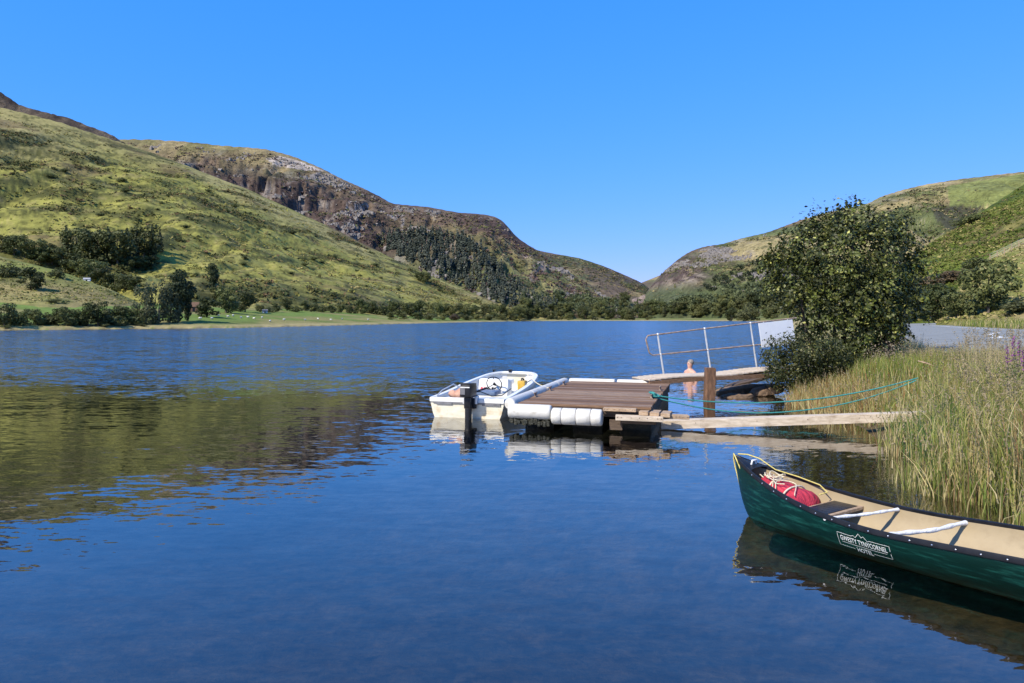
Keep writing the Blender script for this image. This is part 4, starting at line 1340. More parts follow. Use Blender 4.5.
# ------------------------------------------------------------------ floating pontoon
DA = math.radians(-16.5)
DO = np.array([.08, 11.45])                    # front left corner
DX = np.array([math.cos(DA), math.sin(DA)]); DY = np.array([-DX[1], DX[0]])
DW, DLEN, DZ = 2.12, 4.25, .40
dock = thing('pontoon', (DO[0], DO[1], 0), 'floating timber pontoon with brown deck boards and white fender tubes', 'pontoon', DA)
m = MB()
nb = 29
for i in range(nb):
    y = DLEN * (i + .5) / nb
    m.box((DW / 2 + random.uniform(-.008, .008), y, DZ - .018 + random.uniform(-.003, .003)), (DW, DLEN / nb - .014, .036), None, random.choice((0, 0, 1, 2)), .004)
m.build('deck', [M_DECK, M_DECKB, M_DECKC], dock)
m = MB()
for y in (.06, DLEN * .5, DLEN - .06):
    m.box((DW / 2, y, DZ - .105), (DW - .02, .09, .13), None, 0, .006)
for x in (.05, DW - .05):
    m.box((x, DLEN / 2, DZ - .107), (.07, DLEN - .12, .126), None, 0, .006)
m.build('frame', M_DECKD, dock)
m = MB()
for x in (.30, 1.1, 1.85):
    m.box((x, DLEN / 2 + .05, .06), (.5, DLEN - .45, .34), None, 0, .05)
m.build('float', M_WEED, dock, smooth=40)
def fender(x0, y0, x1, y1, z, r, n=16, bands=()):
    f_ = MB()
    L = math.hypot(x1 - x0, y1 - y0)
    ts = [0, .004, .02, .05] + list(np.linspace(.1, .9, 13)) + [.95, .98, .996, 1]
    pts, rs = [], []
    for t in ts:
        e = min(t, 1 - t) * L
        k = min(1, e / (r * .35))
        sh = .80 + .20 * math.sqrt(max(0, 1 - (1 - k) ** 2))
        if any(abs(t - b_) < .02 for b_ in bands): sh *= .93
        pts.append((x0 + (x1 - x0) * t, y0 + (y1 - y0) * t, z)); rs.append(r * sh)
    f_.tube(pts, rs, n)
    return f_
ff = fender(-.09, -.13, .60, -.13, .285, .118).build('fender', M_FENDER, dock, smooth=40)
m = MB()
m.tube([(-.07, -.13, .285), (.58, -.13, .285)], .121, 16)
fl = MB()
for i in range(22):
    x = -.05 + .62 * i / 21
    fl.box((x, -.13 + random.uniform(-.03, .03), .125 + random.uniform(-.02, .02)), (.05, .17, random.uniform(.05, .11)), None, 0, .012)
fl.build('weed', M_WEED, ff)
ff = MB()
xs_ = [.615, .625, .64, .76, .77, .78, .79, .99, 1.0, 1.01, 1.02, 1.22, 1.23, 1.24, 1.25, 1.38, 1.40, 1.408]
rs_ = [.10, .118, .128, .130, .122, .122, .130, .130, .122, .122, .130, .130, .122, .122, .130, .128, .118, .10]
ff.tube([(x, -.15, .235) for x in xs_], rs_, 20)
ff = ff.build('fender', M_FENDER, dock, smooth=40)
m = MB()
for x in (.775, 1.005, 1.235):
    m.tube([(x, -.15 + .1255 * math.cos(a), .235 + .1255 * math.sin(a)) for a in np.linspace(0, 2 * math.pi, 21)[:-1]], .004, 5, closed=True)
m.build('strap', M_GREYP, ff)
ys = [-.12, 1.15, 2.1, 3.1, 4.05]
for a, b_ in zip(ys[:-1], ys[1:]):
    fender(-.09, a + .01, -.09, b_ - .01, DZ - .01, .095).build('fender', M_FENDER, dock, smooth=40)
for a, b_ in ((-.05, .95), (1.0, 1.9)):
    fender(a, DLEN + .08, b_, DLEN + .08, DZ - .03, .085).build('fender', M_FENDER, dock, smooth=40)
def cleat(x, y):
    m = MB()
    m.box((x, y, DZ + .006), (.05, .14, .012), None, 0, .003)
    m.tube([(x, y - .03, DZ), (x, y - .03, DZ + .06)], .014, 8); m.tube([(x, y + .03, DZ), (x, y + .03, DZ + .06)], .014, 8)
    m.tube([(x, y - .11, DZ + .075), (x, y - .05, DZ + .065), (x, y + .05, DZ + .065), (x, y + .11, DZ + .075)], [.010, .016, .016, .010], 8)
    return m.build('cleat', M_RUST, dock, smooth=50)
for y in (.95, 2.05, 3.25): cleat(.06, y)
cleat(DW - .10, 1.25); cleat(DW - .08, 2.7)
m = MB()
m.box((1.53, -.035, DZ - .07), (.28, .05, .10), None, 0, .005); m.box((1.95, -.035, DZ - .20), (.52, .05, .11), None, 0, .005); m.box((1.60, -.03, .12), (.20, .05, .16), None, 0, .005)
m.build('fascia', M_DECKD, dock)
def d2w(x, y, z):
    p = DO + DX * x + DY * y
    return (p[0], p[1], z)
def plank(name, a, b_, w, h, mat, label, cat='plank', jit=.0):
    a, b_ = np.array(a, float), np.array(b_, float)
    r = thing(name, tuple((a + b_) / 2), label, cat)
    m = MB(); m.beam(a, b_, w, h, .006, 0, jit)
    d = (b_ - a) / np.linalg.norm(b_ - a)
    side = np.array([d[1], -d[0], 0]); side /= np.linalg.norm(side)
    for t in (.04, .12, .33, .5, .67, .88, .96):
        p = a + (b_ - a) * t + side * (w / 2 + .001)
        m.ball(tuple(p + np.array([0, 0, h * .15])), .009, 6, 4, 1)
    m.build('board', [mat, M_RUST], r, off=(a + b_) / 2)
    return r
plank('plank', d2w(1.42, -.10, DZ - .035), d2w(1.92, -.10, DZ - .035), .12, .05, M_TAN, 'short brown board on the front edge of the pontoon deck')
plank('plank', d2w(1.62, -.22, DZ - .14), d2w(2.32, -.14, DZ - .15), .14, .075, M_PALE, 'pale board fixed low against the front of the pontoon')
for i, (x, l_) in enumerate(((2.03, 'first'), (2.19, 'second'), (2.35, 'third'))):
    plank('plank', d2w(x, -.16 + .02 * i, DZ - .075 - .012 * i), d2w(x + .01, .16 + .04 * i, DZ - .075 - .012 * i), .14, .06, M_TAN, l_ + ' short tan stepping board from the left at the pontoon corner')
plank('plank', d2w(2.38, .05, DZ - .13), d2w(2.68, .12, DZ - .14), .16, .06, M_TAN, 'tan board end reaching right from the pontoon corner')
plank('gangplank', (2.36, 11.3, .075), (6.75, 10.75, .30), .20, .135, M_PALE, 'long pale timber beam running from the pontoon into the reeds', 'beam')

# ------------------------------------------------------------------ motor boat
BA = math.radians(-16.5)
BO = np.array([-.80, 12.55])                     # middle of the transom
boat = thing('motorboat', (BO[0], BO[1], 0), 'small white open motorboat with a black outboard beside the pontoon', 'motorboat', BA)
BLn = 3.15
def b_half(t):      # half beam along the boat, blunt cathedral bow
    return .70 * (1 - .30 * max(0, (t - .45) / .55) ** 2.0) * (1 if t < .86 else math.sqrt(max(.0, 1 - ((t - .86) / .14) ** 2)) * .45 + .55)
def b_sheer(t):
    return .33 + .25 * t ** 1.4
def boat_shell(inset, zf, name, mat, flip, parent=boat):
    T_ = list(np.linspace(0, .86, 16)) + list(np.linspace(.88, 1, 9))
    prof = 15
    V = []
    for t in T_:
        h_ = b_half(t) - inset; zs = b_sheer(t)
        kz = -.12 + max(0, (t - .6) / .4) ** 2 * .40
        for j in range(prof):
            q = -1 + 2 * j / (prof - 1)
            a = abs(q)
            if a > .6:
                u = (a - .6) / .4
                x = h_ * (.86 + .14 * u ** .7); z = kz + .10 + (zs - kz - .10) * u
            else:
                x = h_ * .86 * a / .6; z = kz + .10 * (math.sin(a / .6 * math.pi * 2.5 - math.pi / 2) * .5 + .5) 
            if zf is not None: z = max(z, zf + .12 * max(0, t - .6))
            V.append((math.copysign(x, q), t * BLn, z))
    F = grid_faces(len(T_), prof)
    F = [tuple(f_) if not flip else tuple(f_)[::-1] for f_ in F]
    n0 = 0
    if zf is None:
        F.append(tuple(range(prof)) if flip else tuple(reversed(range(prof))))
        k = (len(T_) - 1) * prof
        F.append(tuple(k + i for i in reversed(range(prof))) if flip else tuple(k + i for i in range(prof)))
    return mesh_np(name, V, F, mat, parent, smooth=False)
hull = boat_shell(0.0, None, 'hull', M_CREAM, False)
lin = boat_shell(.055, .10, 'cockpit_lining', M_WHITE, True)
m = MB()
T_ = list(np.linspace(0, .86, 20)) + list(np.linspace(.88, 1, 12))
rim = [(b_half(t) - .01, t * BLn, b_sheer(t)) for t in T_] + [(-(b_half(t) - .01), t * BLn, b_sheer(t)) for t in reversed(T_)]
k0 = 0
nR = len(rim)
for i in range(nR):
    p = Vector(rim[i]); a = Vector(rim[i - 1]); b_ = Vector(rim[(i + 1) % nR])
    d = (b_ - a); d.z = 0; d.normalize(); nrm = Vector((d.y, -d.x, 0))
    for (o_, z_) in ((.025, -.05), (.03, .0), (.02, .022), (-.06, .022), (-.07, .0), (-.06, -.03)):
        m.v.append(tuple(p + nrm * o_ + Vector((0, 0, z_))))
for i in range(nR):
    for j in range(6):
        a, b_ = i * 6 + j, i * 6 + (j + 1) % 6
        c, d = ((i + 1) % nR) * 6 + (j + 1) % 6, ((i + 1) % nR) * 6 + j
        m.f.append((a, d, c, b_)); m.m.append(0)
m.build('gunwale', M_WHITE, boat, smooth=35)
m = MB()
m.box((0, -.012, .275), (1.26, .02, .05), None, 0, .004)
m.box((-.42, -.014, .245), (.30, .02, .03), None, 0, .003); m.box((.46, -.014, .245), (.34, .02, .03), None, 0, .003)
m.build('transom_band', M_GREYP, boat)
m = MB()
m.box((0, BLn * .16, .24), (1.20, .34, .14), None, 0, .03)
m.build('stern_bench', M_WHITE, boat, smooth=40)
m = MB()
m.box((.05, BLn * .47, .36), (.62, .30, .42), Matrix.Rotation(R(-12), 3, 'X'), 0, .06)
con = m.build('console', M_WHITE, boat, smooth=40)
# red and black lettering-like flashes on the console front, too small to read in the photo
m = MB()
for i, (x, w_) in enumerate(((-.16, .05), (-.10, .03), (-.05, .04), (.0, .05), (.06, .04), (.11, .03))):
    m.box((x, BLn * .47 - .192 - .003 * math.sin(i * 2.2), .40 + .012 * math.sin(i * 1.7)), (w_, .006, .035 if i % 2 else .05), Matrix.Rotation(R(-12), 3, 'X') @ Matrix.Rotation(R(14), 3, 'Y'), 0 if i < 2 else 1)
m.build('console_marking', [mat_noisy('red flash', (.45, .03, .05), (.55, .06, .08), 9, .5, 0), M_BLACK], boat)
m = MB()
wc = Vector((.12, BLn * .47 - .27, .50)); RM = Matrix.Rotation(R(-68), 3, 'X')
m.tube([wc + RM @ Vector((  .15 * math.cos(a), .15 * math.sin(a), 0)) for a in np.linspace(0, 2 * math.pi, 29)[:-1]], .010, 8, closed=True)
for a in (.5, 2.6, 4.7):
    m.tube([wc, wc + RM @ Vector((.145 * math.cos(a), .145 * math.sin(a), 0))], .007, 6)
m.ball(wc, .03, 10, 6); m.tube([wc, wc + Vector((0, .1, -.03))], .02, 8)
m.build('steering_wheel', M_BLACK, boat, smooth=50)
m = MB()
m.box((-.28, BLn * .80, .42), (.72, .42, .10), None, 0, .03)
m.build('bow_locker', M_WHITE, boat, smooth=40)
m = MB()
gx = b_half(.78) - .075
m.tube([(gx, BLn * .62, .36), (gx - .01, BLn * .62, .46), (gx - .02, BLn * .80, .50), (gx - .02, BLn * .80, .40)], .012, 7)
m.build('grab_rail', M_GREYP, boat, smooth=50)
m = MB()
m.tube([(-.48, BLn * .985 - .08, b_sheer(1) + .01), (-.48, BLn * .985 - .08, b_sheer(1) + .06)], .02, 8); m.box((-.12, BLn * .98, b_sheer(1) + .04), (.07, .05, .06), None, 0, .01)
m.build('bow_cleat', M_BLACK, boat, smooth=50)
m = MB()
m.tube([(-.60, .06, .36), (-.61, .35, .44), (-.62, .95, .50), (-.60, 1.25, b_sheer(.4) + .02)], .012, 7)
m.build('side_rail', M_GALV, boat, smooth=50)
m = MB()   # outboard engine
m.box((.09, -.16, .50), (.215, .34, .23), Matrix.Rotation(R(-4), 3, 'X'), 0, .075)
m.box((.09, -.155, .61), (.195, .30, .05), Matrix.Rotation(R(-4), 3, 'X'), 0, .02)
mo = m.build('outboard_motor', M_BLACK, boat, smooth=40)
m = MB()
m.box((.045, -.334, .52), (.09, .008, .14), None, 0, .002); m.box((-.020, -.20, .52), (.006, .16, .09), None, 0, .002)
m.build('cowling_panel', M_GREYP, mo)
m = MB()
m.box((.09, -.15, .30), (.12, .18, .22), None, 0, .03); m.box((.09, -.16, -.10), (.08, .16, .62), None, 0, .03); m.box((.09, -.02, .27), (.20, .16, .18), None, 0, .02)
m.box((.09, -.18, -.18), (.20, .30, .02), None, 0, .008)
m.tube([(.09, -.34, -.36), (.09, -.16, -.36), (.09, .04, -.36)], [.03, .055, .02], 10)
for k in range(3):
    a = k * 2.094
    m.box((.09 + .09 * math.cos(a), -.33, -.36 + .09 * math.sin(a)), (.12, .012, .07), Matrix.Rotation(-a, 3, 'Y') @ Matrix.Rotation(R(25), 3, 'X'), 0, .004)
m.build('drive_leg', M_BLACK, mo, smooth=40)
m = MB(); m.tube([(.09, .0, .44), (.16, .14, .47), (.24, .40, .50)], [.022, .016, .02], 8); m.build('tiller', M_BLACK, mo, smooth=50)
m = MB(); m.box((.20, -.03, .33), (.05, .12, .14), None, 0, .01); m.box((-.02, -.03, .33), (.05, .12, .14), None, 0, .01); m.build('clamp_bracket', M_GALV, mo, smooth=40)
m = MB(); m.box((.09, -.336, .575), (.17, .006, .018), None, 0, .001); m.box((-.022, -.19, .565), (.006, .2, .016), None, 0, .001); m.build('cowling_stripe', M_WHITE, mo)
can = thing('fuel_can', (0, 0, 0), 'small amber fuel can inside the white boat near its bow', 'fuel can')
bp = Vector((BO[0], BO[1], 0)) + Matrix.Rotation(BA, 3, 'Z') @ Vector((gx - .13, BLn * .68, .30))
can.location = bp; can.rotation_euler = (0, 0, BA)
m = MB(); m.box((0, 0, .10), (.16, .22, .20), None, 0, .03)
m.build('can_body', mat_noisy('amber plastic', (.50, .30, .04), (.62, .40, .07), 6, .4, .05), can, smooth=40)
m = MB(); m.tube([(0, -.07, .19), (0, -.06, .24), (0, .05, .24), (0, .06, .19)], .012, 7); m.tube([(0, .085, .19), (0, .085, .225)], .022, 10)
m.build('can_handle', M_BLACK, can, smooth=50)
m = MB(); m.box((.02, BLn * .30, .36), (.52, .40, .08), None, 0, .03)
m.build('seat_cushion', mat_noisy('slate blue vinyl', (.08, .12, .20), (.13, .18, .27), 8, .5, .1), boat, smooth=40)
m = MB()
m.tube([(.10, -.02, .38), (.16, .10, .40), (.05, .22, .36), (-.15, .30, .33), (-.30, .20, .33), (-.38, .32, .33), (-.25, .42, .33)], .011, 7)
m.tube([(.12, -.04, .47), (.22, .12, .46), (.40, .20, .38), (.48, .55, .36), (.46, 1.2, .42)], .009, 7)
m.build('fuel_hose', M_RUBBER, boat, smooth=50)
bd = thing('bundle', tuple(Vector((BO[0], BO[1], 0)) + Matrix.Rotation(BA, 3, 'Z') @ Vector((-.27, .30, .31))), 'crumpled reddish tan bundle on the stern bench of the white boat', 'bundle', BA)
m = MB(); rnd = random.Random(12)
m.ball((0, 0, .07), .13, 14, 9, 0, (1.35, .95, .75))
m.v = [(x * (1 + .16 * math.sin(9 * y * 6 + 5 * z * 9)), y * (1 + .14 * math.sin(11 * x * 5 + z * 20)), max(0, z) * (1 + .2 * math.sin(30 * x + 17 * y))) for x, y, z in m.v]
m.ball((.17, .05, .06), .07, 10, 7, 1, (1.2, 1, .8))
m.build('cloth', [mat_noisy('tan cloth', (.42, .22, .15), (.55, .34, .25), 9, .9, .5), mat_noisy('pink cloth', (.5, .16, .17), (.6, .26, .26), 9, .9, .5)], bd, smooth=60)
bl = MB()
p0 = Vector((BO[0], BO[1], 0)) + Matrix.Rotation(BA, 3, 'Z') @ Vector((.50, 2.2, .62)); p1 = Vector(d2w(.06, 2.05, DZ + .05))
bl.tube([p0 + (p1 - p0) * t + Vector((0, 0, -.06 * math.sin(math.pi * t))) for t in np.linspace(0, 1, 8)], .009, 7)
tag(bl.build('mooring_rope', M_ROPE_C, None, smooth=50), 'pale rope tying the white boat to the pontoon', 'rope')

# ------------------------------------------------------------------ gangway, post, timbers, ropes
GA = np.array(at(650, 386, 14.85)); GA[2] = .45
GB = np.array([7.5, 16.6, .62])
gd = (GB - GA); GLEN = np.linalg.norm(gd); gd /= GLEN
gang = thing('gangway', tuple(GA), 'timber gangway with a tilted metal handrail from the pontoon to the bank', 'gangway')
gside = np.array([-gd[1], gd[0], 0]); gside /= np.linalg.norm(gside)
gup = np.cross(gd, gside) * 1.0
if gup[2] < 0: gup = -gup
m = MB()
nbd = int(GLEN / .14)
for i in range(nbd):
    c = GA + gd * (i + .5) * GLEN / nbd + gside * .38 + gup * (.02 + .02 * math.sin(i * .35))
    m.beam(c - gside * .36, c + gside * .36, .132, .03, .004)
m.build('walkway', M_PALE, gang, off=GA)
for sd in (.03, .74):
    m = MB()
    n_ = 9
    for i in range(n_):
        a = GA + gd * GLEN * i / n_ + gside * sd - gup * (.055 - .02 * math.sin(i * .9)); b_ = GA + gd * GLEN * (i + 1) / n_ + gside * sd - gup * (.055 - .02 * math.sin((i + 1) * .9))
        m.beam(a, b_, .06, .085, .004)
    m.build('bearer', M_DECK, gang, off=GA)
def gpt(px, up, sd=.78):
    """along the gangway where it is seen at column px"""
    t = (px - 512) / FPX
    k = (t * GA[1] - GA[0] + t * gside[1] * sd - gside[0] * sd) / (gd[0] - t * gd[1])
    up = up * (.92 + .0017 * (px - 657))
    return GA + gd * k + gside * sd + gup * up - gd * .14 * up
for px in (664, 711, 757):
    m = MB(); m.tube([gpt(px, -.05), gpt(px, 1.0)], .021, 10)
    m.ball(tuple(gpt(px, 1.0)), .032, 8, 6); m.ball(tuple(gpt(px, .52)), .03, 8, 6)
    m.build('post', M_GALV, gang, smooth=50, off=GA)
m = MB()
m.tube([gpt(672, .52), gpt(656, .52), gpt(653, .58), gpt(651.5, .92), gpt(654, 1.0), gpt(664, 1.0), gpt(711, 1.0), gpt(757, 1.0), gpt(803, 1.0)], .017, 9)
m.tube([gpt(660, .52), gpt(711, .52), gpt(757, .52), gpt(803, .52)], .017, 9)
m.build('handrail', M_RUST, gang, smooth=50, off=GA)
SGA, SGB = gpt(765, .98, .70), gpt(799, .98, .70)
SGC, SGD = gpt(799, .46, .70), gpt(765, .46, .70)
m = MB()
th = gside * .012
vv = [SGA, SGB, SGC, SGD]
m.add([tuple(p) for p in vv] + [tuple(p + th) for p in vv], [(0, 1, 2, 3), (7, 6, 5, 4), (0, 4, 5, 1), (1, 5, 6, 2), (2, 6, 7, 3), (3, 7, 4, 0)])
sg = thing('sign', tuple(SGD), 'plain white sign board hung on the handrail beside the alder', 'sign')
m.build('sign_board', M_SIGN, sg, off=SGD)
m = MB()
for px in (770, 794):
    m.tube([gpt(px, 1.0), gpt(px, .96, .70)], .008, 6)
m.build('sign_hook', M_GALV, sg, off=SGD)

pp = at(708.5, 396, 15.0); pp[2] = 0
post = thing('mooring_post', tuple(pp), 'square dark brown wooden post standing in the water by the gangway', 'post')
m = MB(); m.box((0, 0, -.25), (.20, .20, 1.95), Matrix.Rotation(R(2), 3, 'Y'), 0, .02, .006)
m.build('post_shaft', M_POST, post, smooth=40)
m = MB(); m.box((.13, 0, .42), (.06, .08, .12), None, 0, .01); m.build('bracket', M_RUST, post)
# timbers leaning at the bank
def timber(name, a, b_, w, h, mat, label, cat, jit=.02):
    a, b_ = np.array(a), np.array(b_)
    r = thing(name, tuple((a + b_) / 2), label, cat)
    m = MB()
    n_ = 9
    ring = 8
    d = (b_ - a); L = np.linalg.norm(d); d = d / L
    sd = np.cross(d, [0, 0, 1]); sd /= np.linalg.norm(sd); up = np.cross(sd, d)
    rnd = random.Random(len(label))
    for i in range(n_):
        t = i / (n_ - 1)
        k = min(1, .55 + 2.5 * min(t, 1 - t))
        for j in range(ring):
            an = 2 * math.pi * j / ring + .4
            cx = math.copysign(abs(math.cos(an)) ** .6, math.cos(an)) * w / 2 * k + rnd.uniform(-jit, jit)
            cz = math.copysign(abs(math.sin(an)) ** .6, math.sin(an)) * h / 2 * k + rnd.uniform(-jit, jit)
            m.v.append(tuple(a + d * L * t + sd * cx + up * cz))
    for i in range(n_ - 1):
        for j in range(ring):
            m.f.append((i * ring + j, i * ring + (j + 1) % ring, (i + 1) * ring + (j + 1) % ring, (i + 1) * ring + j)); m.m.append(0)
    m.f.append(tuple(reversed(range(ring)))); m.m.append(0); m.f.append(tuple((n_ - 1) * ring + j for j in range(ring))); m.m.append(0)
    m.build('timber', mat, r, smooth=35, off=(a + b_) / 2)
    return r
M_SLATE = mat_noisy('brown wet stone', (.10, .065, .04), (.24, .16, .10), 5, .8, .8, dark=(.04, .03, .025), dark_scale=4, dark_amt=.7, dist=.04)
timber('log', at(716, 394, 16.6), at(772, 387, 17.0), .38, .27, M_SLATE, 'brown weathered log lying in the shallows under the gangway', 'log')
timber('rock', at(722, 397, 15.9), at(752, 396, 15.9), .40, .12, M_SLATE, 'low brown rock at the water in front of the log', 'rock')
timber('rock', at(752, 394, 16.2), at(782, 387, 16.3), .5, .20, M_SLATE, 'brown rock against the foot of the alder bank', 'rock')
timber('plank', at(726, 387, 17.2), at(776, 374, 17.6), .36, .09, M_DECKD, 'dark plank leaning up from the log towards the bank', 'plank', .01)

def hang(a, b_, sag, n=26, wob=0.0):
    a, b_ = Vector(a), Vector(b_)
    return [a + (b_ - a) * t + Vector((0, wob * math.sin(t * 9), -sag * 4 * t * (1 - t) + wob * .5 * math.sin(t * 14))) for t in np.linspace(0, 1, n)]
CLT = d2w(DW - .10, 1.25, DZ + .06)
END = tuple(at(918, 378, 12.2))
m = MB()
m.tube(hang(CLT, END, .26), .0115, 8)
tag(m.build('mooring_rope', M_ROPE_T, None, smooth=50), 'upper turquoise rope stretched from the pontoon cleat to the bank', 'rope')
m = MB()
m.tube(hang((CLT[0], CLT[1], CLT[2] - .03), (END[0] - .05, END[1] - .05, END[2] - .04), .40, wob=.008), .0108, 8)
tag(m.build('mooring_rope', M_ROPE_T, None, smooth=50), 'lower slacker turquoise rope from the pontoon cleat to the bank', 'rope')
m = MB()
pts = []
for i in range(40):
    a = i * .8
    pts.append((CLT[0] + .05 * math.cos(a) + .004 * i, CLT[1] + (.09 + .004 * i) * math.sin(a) + .006 * i, DZ + .02 + .03 * abs(math.sin(a * .5)) + (.05 if i < 12 else 0)))
m.tube(pts, .012, 7)
tag(m.build('rope_coil', M_ROPE_T, None, smooth=50), 'turquoise rope end wound round the cleat on the pontoon corner', 'rope')
m = MB()
q = np.array(at(968, 386, 10.2))
m.tube([tuple(q + np.array([.05 * math.cos(a), .03 * math.sin(a * 1.3), .04 * math.sin(a)])) for a in np.linspace(0, 5.2, 16)], .013, 7)
tag(m.build('rope_end', M_ROPE_T, None, smooth=50), 'small knot of turquoise rope lying in the reeds on the bank', 'rope')

# ------------------------------------------------------------------ bather
def skin_body():
    bm_v, edges, rad = [], [], []
    def v(p, r, parent=None):
        bm_v.append(p); rad.append(r)
        if parent is not None: edges.append((parent, len(bm_v) - 1))
        return len(bm_v) - 1
    pel = v((0, 0, .92), (.15, .115)); wa = v((0, 0, 1.06), (.135, .10), pel); ch = v((0, .01, 1.26), (.165, .115), wa); sh = v((0, .0, 1.40), (.13, .10), ch)
    nk = v((0, -.005, 1.49), (.055, .06), sh); hd = v((.01, -.01, 1.56), (.068, .08), nk); h2 = v((.015, -.01, 1.645), (.078, .095), hd); h3 = v((.01, 0, 1.72), (.055, .065), h2)
    for s_ in (-1, 1):
        a = v((s_ * .185, 0, 1.39), (.062, .062), sh); e = v((s_ * .245, .02, 1.12), (.046, .046), a); w_ = v((s_ * .22, -.12, .93), (.032, .030), e)
        hnd = v((s_ * .215, -.17, .86), (.036, .02), w_)
        for k, (fx, fl) in enumerate(((-.03, .07), (-.01, .085), (.01, .08), (.03, .06))):
            f1 = v((s_ * .215 + fx, -.19, .815), (.010, .010), hnd); v((s_ * .215 + fx, -.195, .815 - fl * .6), (.008, .008), f1)
        v((s_ * .185, -.20, .86), (.010, .010), hnd)
        hp = v((s_ * .095, 0, .84), (.095, .095), pel); kn = v((s_ * .10, -.02, .48), (.062, .062), hp); an = v((s_ * .105, .02, .09), (.040, .042), kn); v((s_ * .115, -.13, .035), (.042, .03), an)
    me = bpy.data.meshes.new('body'); me.from_pydata(bm_v, edges, []); me.update()
    o = bpy.data.objects.new('body', me); C.objects.link(o)
    o.modifiers.new('skin', 'SKIN')
    for i, r in enumerate(rad): me.skin_vertices[0].data[i].radius = r
    me.skin_vertices[0].data[0].use_root = True
    sb = o.modifiers.new('sub', 'SUBSURF'); sb.levels = 2; sb.render_levels = 2
    dg = bpy.context.evaluated_depsgraph_get()
    m2 = bpy.data.meshes.new_from_object(o.evaluated_get(dg))
    V = np.array([q_.co[:] for q_ in m2.vertices]); F = [tuple(p.vertices) for p in m2.polygons]
    bpy.data.objects.remove(o); bpy.data.meshes.remove(m2)
    # a face: brow, nose, chin pushed out of the head
    def bump(c, r, d):
        w_ = np.exp(-((V - np.array(c)) ** 2).sum(1) / r ** 2)
        V[:] += w_[:, None] * np.array(d)
    bump((.015, -.105, 1.625), .022, (0, -.030, -.006)); bump((.015, -.10, 1.56), .03, (0, -.014, 0)); bump((.015, -.10, 1.665), .03, (0, -.008, 0))
    for s_ in (-1, 1):
        bump((.015 + s_ * .032, -.10, 1.648), .014, (0, .010, 0)); bump((.015 + s_ * .085, .0, 1.63), .02, (s_ * .016, .008, 0))
    return V, F
M_SKIN = mat_noisy('skin', (.52, .28, .20), (.60, .35, .26), 8, .5, .05)
pz = at(690, 380, 20.4)
per = thing('person', (pz[0], pz[1], -1.17), 'bare shouldered bather standing chest deep in the lake beyond the gangway', 'person', R(-62))
V, F = skin_body()
mesh_np('body', V, F, M_SKIN, per, smooth=True)
m = MB()
rnd = random.Random(3)
m.ball((.012, .018, 1.675), .098, 16, 10, 0, (.86, 1.0, .92))
hb = m.build('hair', mat_noisy('pale grey hair', (.16, .13, .11), (.30, .26, .22), 40, .7, .4), per, smooth=60)
m = MB()
for s_ in (-1, 1): m.ball((.015 + s_ * .032, -.098, 1.648), .011, 8, 6)
m.build('eyes', mat_noisy('eyes', (.1, .08, .07), (.16, .13, .1), 20, .3, 0), per, smooth=60)
m = MB()
k0 = 0
for i, zz in enumerate((.98, .92, .84, .72, .64)):
    for j in range(20):
        a = 2 * math.pi * j / 20
        m.v.append((.205 * math.cos(a) * (1 - .0 * i), .150 * math.sin(a), zz))
for i in range(4):
    for j in range(20):
        m.f.append((i * 20 + j, i * 20 + (j + 1) % 20, (i + 1) * 20 + (j + 1) % 20, (i + 1) * 20 + j)); m.m.append(0)
m.build('swim_shorts', mat_noisy('dark shorts', (.02, .03, .06), (.03, .04, .08), 12, .8, .2), per, smooth=60)

# ------------------------------------------------------------------ alder at the bank
def px_lobe(px, py, r, D, dy=0.0, ry=None, squash=.9):
    c = at(px, py, D); k = D / FPX
    return ((c[0], c[1] + dy, c[2]), (r * k, (ry or r) * k, r * k * squash))
TB = np.array([8.75, 19.2, 0.0]); TB[2] = float(base_h(TB[0], TB[1]))
alder = thing('alder_tree', tuple(TB), 'bushy dark green alder with several stems on the bank by the gangway', 'tree')
rnd = np.random.default_rng(21)
LB = [(855, 222, 26, 0), (828, 230, 26, .3), (884, 230, 26, -.2), (804, 246, 26, 0), (786, 258, 20, .2), (905, 250, 22, .2), (914, 268, 16, .2), (774, 266, 13, 0), (850, 256, 46, -.6), (820, 272, 38, -.5), (885, 280, 38, -.3), (908, 288, 18, .3), (796, 286, 28, 0), (780, 282, 14, .4),
      (850, 300, 44, -.6), (815, 308, 30, -.3), (880, 312, 32, -.4), (845, 335, 30, -.5), (868, 338, 26, -.2), (812, 335, 18, .2), (888, 332, 18, 0), (850, 355, 24, -.2), (876, 355, 18, 0)]
lobes = [px_lobe(x, y, r, 19.2, dy, r * 1.15) for x, y, r, dy in LB]
def clumpy(lobes, nclump, per, spread, rng, shell):
    P, N = lobes_cloud(lobes, nclump, rng, shell)
    PP = np.repeat(P, per, 0) + rng.normal(0, 1, (nclump * per, 3)) * spread * rng.uniform(.6, 1.4, (nclump, 1)).repeat(per, 0)
    NN = np.repeat(N, per, 0)
    return PP, NN
P, N = clumpy(lobes, 1750, 16, .080, rnd, .3)
NCL = len(P)
